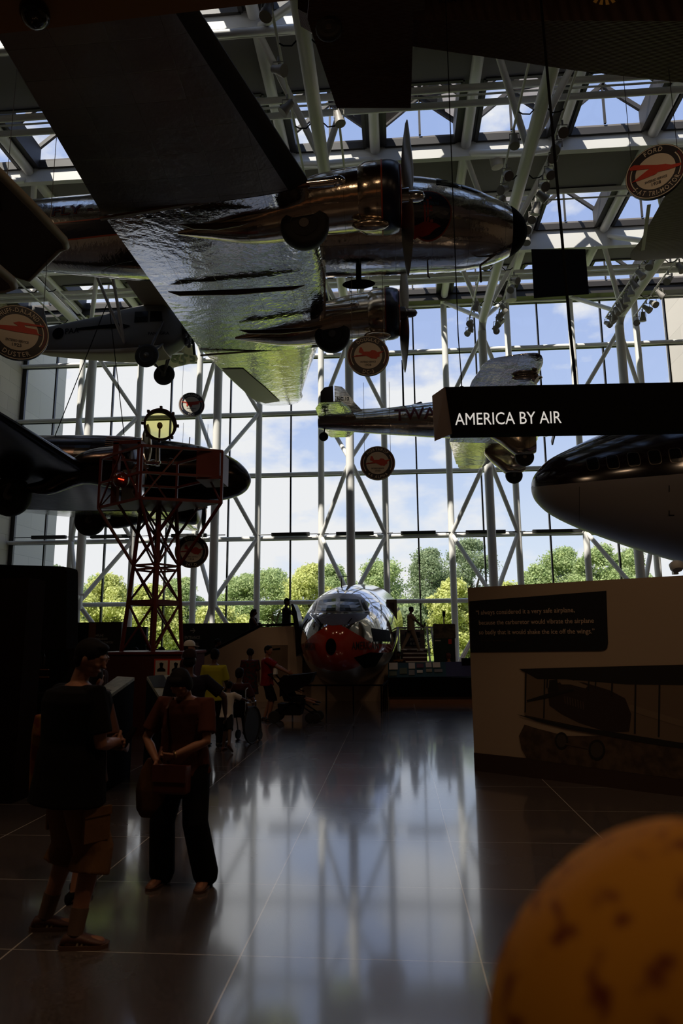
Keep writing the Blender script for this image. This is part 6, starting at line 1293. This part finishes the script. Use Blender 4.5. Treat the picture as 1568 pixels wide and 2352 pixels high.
b.loft(rr); o = mobj('draped_jacket', remesh(b, .01), mat('olive_brown_cloth', (.10, .045, .018), .85, bump=(6, .5)), None); o.location = f3; o.rotation_euler = (0, 0, R(172)); o['label'] = 'olive-brown cloth jacket hanging from the arm of the woman looking down'; o['category'] = 'jacket'
b = MB().lathe([(.030, -.008), (.034, 0), (.030, .008)], k3['wr'][0], (k3['wr'][0]-k3['el'][0]), 16); b.build('wristwatch', mat('dull_gold', (.3, .2, .1), .3, .8), r3, 40)
# --- man in a cap right behind her
def at_floor(px, pyhead, Y, H): p = aty(px, 1600, Y); return V((p.x, Y, 0)), H
p, H = at_floor(432, 1495, 8.0, 1.72); H = aty(432, 1499, 8.0).z
r4, k4 = person('man in dark shirt and cap with back turned, behind the looking-down woman', p, R(10), H*1.0, mat('dark_blue_shirt', (.014, .012, .022), .8), mat('dark_trousers', (.01, .009, .011), .8), None, skin=SKIN2, hair='cap', girth=1.12, elbow=((-.5, -.8, -.3), (.9, -.3, -.2)), hands=[(-.3, .1, .75), (.42, .15, .95)])
cap_hat(r4, k4, mat('brown_cap', (.025, .012, .010), .8))
# --- white baseball cap person
p = V((aty(428, 1600, 12.5).x, 12.5, 0)); r_, k_ = person('person in white cap partly hidden left of the tower base end', p, R(-70), aty(428, 1476, 12.5).z, mat('dark_maroon_top', (.035, .01, .012), .8), MATS['dark_trousers'], None, hair='cap'); cap_hat(r_, k_, CARD)
# --- yellow shirt
p = V((aty(490, 1600, 12.0).x, 12.0, 0)); person('man in bright yellow t-shirt with his back turned', p, R(-8), aty(488, 1492, 12).z, mat('yellow_tshirt', (.42, .40, .03), .8), MATS['dark_trousers'], None, skin=SKIN2, hands=[(-.24, .05, .75), (.24, .15, .8)], sleeve='short')
# --- child in white shirt pushing a wheelchair
fk = atz(520, 1684, 0); p = V((aty(520, 1660, 11.6).x, 11.6, 0))
person('child in white t-shirt and dark shorts pushing the wheelchair, one foot lifted', p, R(-15), aty(520, 1566, 11.6).z, mat('white_tshirt', (.70, .66, .60), .8), mat('dark_shorts', (.01, .01, .012), .8), mat('red_brown_shoe', (.10, .03, .02), .6), skin=SKIN2, legs='shorts', girth=.85, feet=[(-.06, .02, 0), (.22, -.30, .06, .3, -.9)], hands=[(-.1, .35, .75), (.25, .35, .75)], lean=.15)
wc = thing('wheelchair', 'wheelchair with person seated, beside the child in white', 'wheelchair', V((aty(548, 1600, 12.4).x, 12.4, 0)), R(-15))
for s_ in (-1, 1):
    MB().lathe([(.30, -.015), (.315, -.02), (.325, 0), (.315, .02), (.30, .015), (.295, 0)], (s_*.28, 0, .32), (1, 0, 0), 32).build('rear_wheel', TYRE, wc, 50)
    MB().lathe([(.01, -.02), (.08, -.02), (.085, 0), (.08, .02), (.01, .02)], (s_*.22, .42, .085), (1, 0, 0), 16).build('caster_wheel', TYRE, wc, 40)
    b = MB().tube([(s_*.24, -.12, .95), (s_*.24, -.2, .93), (s_*.24, -.2, .5), (s_*.24, .35, .48), (s_*.24, .45, .15)], .014, 8).tube([(s_*.24, -.2, .7), (s_*.24, .2, .7), (s_*.24, .22, .48)], .014, 8)
    b.cyl((s_*.24, 0, .32), (s_*.24, 0, .5), .014); b.build('frame', CHROME, wc, 40)
MB().box((0, .1, .47), (.46, .45, .04)).build('seat', BLACK, wc); MB().box((0, -.19, .72), (.46, .03, .4)).build('backrest', BLACK, wc)
person('person seated in the wheelchair, dark red top', wc.location, R(-15), 1.6, mat('dark_red_top', (.05, .012, .012), .8), MATS['dark_trousers'], None, skin=SKIN2, hip=.53, feet=[(-.1, .48, .08), (.1, .48, .08)], hands=[(-.2, .2, .74), (.2, .2, .74)], knee=(0, .3, 1), hem=.36)
# --- woman in patterned dress by the ramp
p = V((aty(573, 1600, 17.2).x, 17.2, 0)); person('woman in red flowered dress standing before the boarding ramp', p, R(15), aty(573, 1493, 17.2).z, mat('red_flower_dress', (.09, .012, .012), .8, noise_col=(18, (.02, .03, .03), .06)), MATS['red_flower_dress'], None, skin=SKIN2, hair='curly', legs='skirt', girth=1.12, skirt=.29)
# --- man in red shirt pushing a stroller
p = V((aty(612, 1640, 15.6).x, 15.6, 0)); person('man in red shirt and dark shorts pushing the black stroller', p, R(-84), aty(612, 1484, 15.6).z, mat('red_tshirt', (.22, .012, .012), .8), MATS['dark_shorts'], None, hands=[(-.16, .56, 1.0), (.16, .56, 1.0)], legs='shorts', head=(.0, -.5), feet=[(-.1, -.05, 0), (.1, .05, 0)], girth=1.08)
st_ = thing('stroller', 'black stroller with folded canopy and a child lying in it', 'stroller', V((aty(672, 1640, 15.4).x, 15.4, 0)), R(-92))
FAB = mat('black_fabric', (.008, .007, .008), .85)
b = MB().prism([(-.24, -.25, .95), (-.24, -.1, 1.0), (-.24, .35, .98+.06), (-.24, .5, 1.06), (-.24, .42, .85), (-.24, .15, .70), (-.24, -.25, .55)], (.48, 0, 0)); b.build('canopy', FAB, st_)
MB().prism([(-.22, -.3, .85), (-.22, -.15, .45), (-.22, .3, .42), (-.22, .3, .50), (-.22, -.05, .54), (-.22, -.22, .9)], (.44, 0, 0)).build('seat', FAB, st_)
MB().prism([(-.2, -.3, .4), (-.2, .25, .38), (-.2, .2, .16), (-.2, -.28, .16)], (.4, 0, 0)).build('basket', FAB, st_)
for s_ in (-1, 1):
    b = MB().tube([(s_*.25, -.5, 1.02), (s_*.25, -.42, .98), (s_*.25, -.05, .55), (s_*.25, .55, .16)], .016, 8).tube([(s_*.25, .05, .5), (s_*.25, -.35, .16)], .016, 8); b.build('frame_tube', FAB, st_, 40)
    for y in (.55, .42): MB().lathe([(.02, -.02), (.095, -.02), (.11, 0), (.095, .02), (.02, .02)], (s_*.25, y, .11), (1, 0, 0), 20).lathe([(.065, -.026), (.08, -.024), (.08, .024), (.065, .026)], (s_*.25, y, .11), (1, 0, 0), 20).build('front_wheel', TYRE, st_, 40)
    MB().lathe([(.09, -.02), (.115, -.022), (.13, 0), (.115, .022), (.09, .02)], (s_*.27, -.36, .13), (1, 0, 0), 24).build('rear_wheel', TYRE, st_, 40)
MB().cyl((-.25, -.5, 1.02), (.25, -.5, 1.02), .018).build('handle', FAB, st_)
b = MB().prism([(-.1, -.42, 1.02), (0, -.42, 1.02), (-.04, -.42, 1.14)], (0, .06, 0)).prism([(.02, -.42, 1.02), (.12, -.42, 1.02), (.07, -.42, 1.15)], (0, .06, 0)); b.build('white_bag', CARD, st_)
person('child lying back in the black stroller with legs out', st_.location, R(-92), 1.05, mat('dark_child_top', (.03, .01, .01), .8), MATS['dark_shorts'], None, hip=.54, lean=-.5, feet=[(-.08, .62, .38), (.08, .60, .34)], hands=[(-.15, .25, .62), (.15, .25, .62)], knee=(0, .2, 1), legs='shorts', hem=.45)
# --- on the ramp
def ramp_person(label, px, pytop, Y, zf, rz, top, **kw):
    p = V((aty(px, 1500, Y).x, Y, zf)); H = aty(px, pytop, Y).z-zf; return person(label, p, rz, H, top, MATS['dark_trousers'], None, skin=SKIN2, **kw)
zr_ = aty(650, 1482, 20.6).z
r_, k_ = ramp_person('man in black cap and t-shirt at the aircraft door, on the boarding ramp', 656, 1377, 20.7, aty(656, 1478, 20.7).z-.22, R(-88), mat('dark_tshirt', (.015, .012, .014), .8), hair='cap', hands=[(-.1, .42, 1.0), (.1, .42, 1.0)]); cap_hat(r_, k_, BLACK)
ramp_person('woman with long dark hair climbing the boarding ramp', 580, 1400, 20.7, aty(580, 1492, 20.7).z-.3, R(-80), mat('dark_vest', (.02, .012, .012), .8), hair='long', hands=[(-.1, .35, .95), (.1, .35, .95)], sleeve='none')
ramp_person('person in dark clothes low on the boarding ramp by the ENTRANCE wall', 497, 1468, 20.8, .1, R(-70), mat('dark_brown_top', (.03, .012, .010), .8))
# --- right side
a = aty(945, 1497, 20.9); p = V((a.x, 20.9, a.z)); H = aty(944, 1394, 20.9).z-a.z
person('man in beige shirt and trousers stepping across the exit steps', p, R(-86), H, mat('beige_shirt', (.30, .24, .18), .8), mat('beige_trousers', (.34, .28, .22), .8), CARD, skin=SKIN2, feet=[(-.06, -.28, .02), (.06, .22, .0)], hands=[(-.12, .33, .98*H/1.7), (.12, .33, .96*H/1.7)])
MB_ = MB().box((0, 0, 0), (.04, .16, .10)); hb = MB_.build('camera_bag', BLACK); hb.location = p+V((.42, 0, .6*H)); hb['label'] = 'small black camera held by the man in beige on the exit steps'; hb['category'] = 'camera'
stl = MB().lathe([(.16, 0), (.16, .03), (.03, .05), (.03, .42), (.19, .44), (.19, .49)], (0, 0, 0), (0, 0, 1), 20); o = stl.build('stool', BLACK); o.location = (aty(1030, 1520, 20.5).x, 20.5-.1, 0); o['label'] = 'black stool under the person at the reading rail monitor'; o['category'] = 'stool'
person('seated person in pale sleeveless top with reddish cap beside the monitor', V((o.location.x, o.location.y, 0)), R(20), 1.5, mat('pale_top', (.36, .32, .28), .8), MATS['dark_trousers'], None, hip=.62, feet=[(-.12, .25, 0), (.12, .25, 0)], hands=[(-.15, .4, .95), (.15, .4, .95)], knee=(0, 1, .5), sleeve='none', hairm=mat('red_brown_hair', (.12, .04, .03), .6))
p = V((aty(916, 1500, 20.4).x, 20.45, 0)); person('small child in dark top behind the reading rail near the silver nose', p, R(160), aty(916, 1497, 20.4).z, mat('navy_gold_top', (.02, .015, .02), .8, noise_col=(10, (.25, .12, .02), .03)), MATS['dark_trousers'], None, skin=SKIN2)
# --- beside the first man: woman with glasses; visitors beyond the tower base
p = V((aty(228, 1560, 10.4).x, 10.4, 0)); r_, k_ = person('woman with glasses and pale collar partly hidden by the front man', p, R(-60), aty(228, 1497, 10.4).z, mat('muted_top', (.05, .03, .025), .8), MATS['dark_trousers'], None, hair='bob')
b = MB()
for s_ in (-1, 1): b.lathe([(.020, 0), (.023, .002), (.020, .004)], k_['hp'](s_*.032, .092, -.004), k_['hrot'] @ V((0, 1, 0)), 16)
b.tube([k_['hp'](-.075, .0, .0), k_['hp'](-.05, .09, .0), k_['hp'](.05, .09, .0), k_['hp'](.075, .0, .0)], .003, 6).build('glasses', CHROME, r_)
for i, (px, pt, Yq, lb) in enumerate(((310, 1488, 17.5, 'visitor whose head shows left of the tower legs, beyond the base'), (343, 1478, 17.0, 'taller visitor whose head shows between the tower legs'), (362, 1492, 17.8, 'short visitor whose head peeps over the red base box'), (372, 1487, 18.3, 'visitor whose head shows just right of the middle tower leg'))):
    p = V((aty(px, 1500, Yq).x, Yq, 0)); person(lb, p, R(40*i), aty(px, pt, Yq).z, mat('visitor_dark', (.02, .015, .015), .8), MATS['dark_trousers'], None, skin=SKIN2)
# --- very near person at the lower right: patterned yellow head scarf, out of focus
SCF = bpy.data.materials.new('yellow_patterned_scarf'); SCF.use_nodes = True; t = SCF.node_tree; b = t.nodes['Principled BSDF']; b.inputs['Roughness'].default_value = .75; b.inputs['Specular IOR Level'].default_value = .2
c = N(t, 'ShaderNodeTexCoord'); vo = N(t, 'ShaderNodeTexNoise', i_Scale=55.0, i_Detail=1.0); t.links.new(c.outputs['Object'], vo.inputs['Vector'])
cr_ = N(t, 'ShaderNodeMapRange'); cr_.inputs['From Min'].default_value = .55; cr_.inputs['From Max'].default_value = .70; t.links.new(vo.outputs[0], cr_.inputs[0])
x = N(t, 'ShaderNodeMix', data_type='RGBA'); x.inputs[6].default_value = (.50, .21, .006, 1); x.inputs[7].default_value = (.16, .03, .006, 1); t.links.new(cr_.outputs[0], x.inputs[0]); t.links.new(x.outputs[2], b.inputs['Base Color'])
hd_c = CP+ray(1590, 2425)*.385
Hn = hd_c.z+.075
p = V((hd_c.x, hd_c.y-.03, 0)); r_, k_ = person('person in yellow headscarf with red-brown blotches, blurred very close at lower right', p, R(-10), Hn*1.0, mat('orange_top', (.25, .09, .01), .8), MATS['dark_trousers'], None, vox=.011, hair=None)
b = MB(); cc = k_['hp'](0, -.005, .015); n = 40; rr = []
for i in range(15):
    a = math.pi*(.012+.62*i/14); ring = []
    for k in range(n):
        q = 2*math.pi*k/n; w_ = 1+.012*math.sin(7*q+i*.5)+.010*math.sin(11*q); ring.append(cc+V((.118*math.sin(a)**1.28*math.cos(q)*w_, .122*math.sin(a)**1.1*math.sin(q)*w_, .128*math.cos(a))))
    rr.append(ring)
b.loft(rr); b.tube([cc+V((0, -.11, -.03)), cc+V((.02, -.14, -.10)), cc+V((.03, -.13, -.22))], [.03, .04, .015], 12); b.build('headscarf', SCF, r_, 60)
# ================================================================ warm fill lamps added out of view to brighten the hall interior
for i, (x_, y_, z_, e_) in enumerate(((-6.5, 1.5, 13.6, 340), (4.2, .5, 13.6, 340), (-13, 11, 14.0, 240), (5.5, 6.0, 11.8, 170), (-1.2, 3.0, 13.8, 240))):
    l = bpy.data.lights.new('fill_lamp', 'AREA'); l.shape = 'DISK'; l.size = .9; l.energy = e_*FILL; l.color = (1.0, .66, .40)
    root = thing('fill_lamp', ('added round warm fill lamp above the left entrance side', 'added round warm fill lamp above the right entrance side', 'added round warm fill lamp between the dark biplane and the left stone wall', 'added round warm fill lamp hung lowest, before the trimotor', 'added round warm fill lamp over the middle of the entrance')[i], 'lamp', (x_, y_, z_), 0, 'added fill lamps')
    MB().lathe([(.5, .0), (.52, .05), (.3, .3), (.05, .35)], (0, 0, .02), (0, 0, 1), 28).build('lamp_shade', BLACK, root, 40); MB().cyl((0, 0, .3), (0, 0, 17.9-z_ if z_ < 17 else .5), .015, n=6).build('stem', BLACK, root)
    lo = bpy.data.objects.new('light', l); COL.objects.link(lo); lo.parent = root; lo.location = (0, 0, -.02)
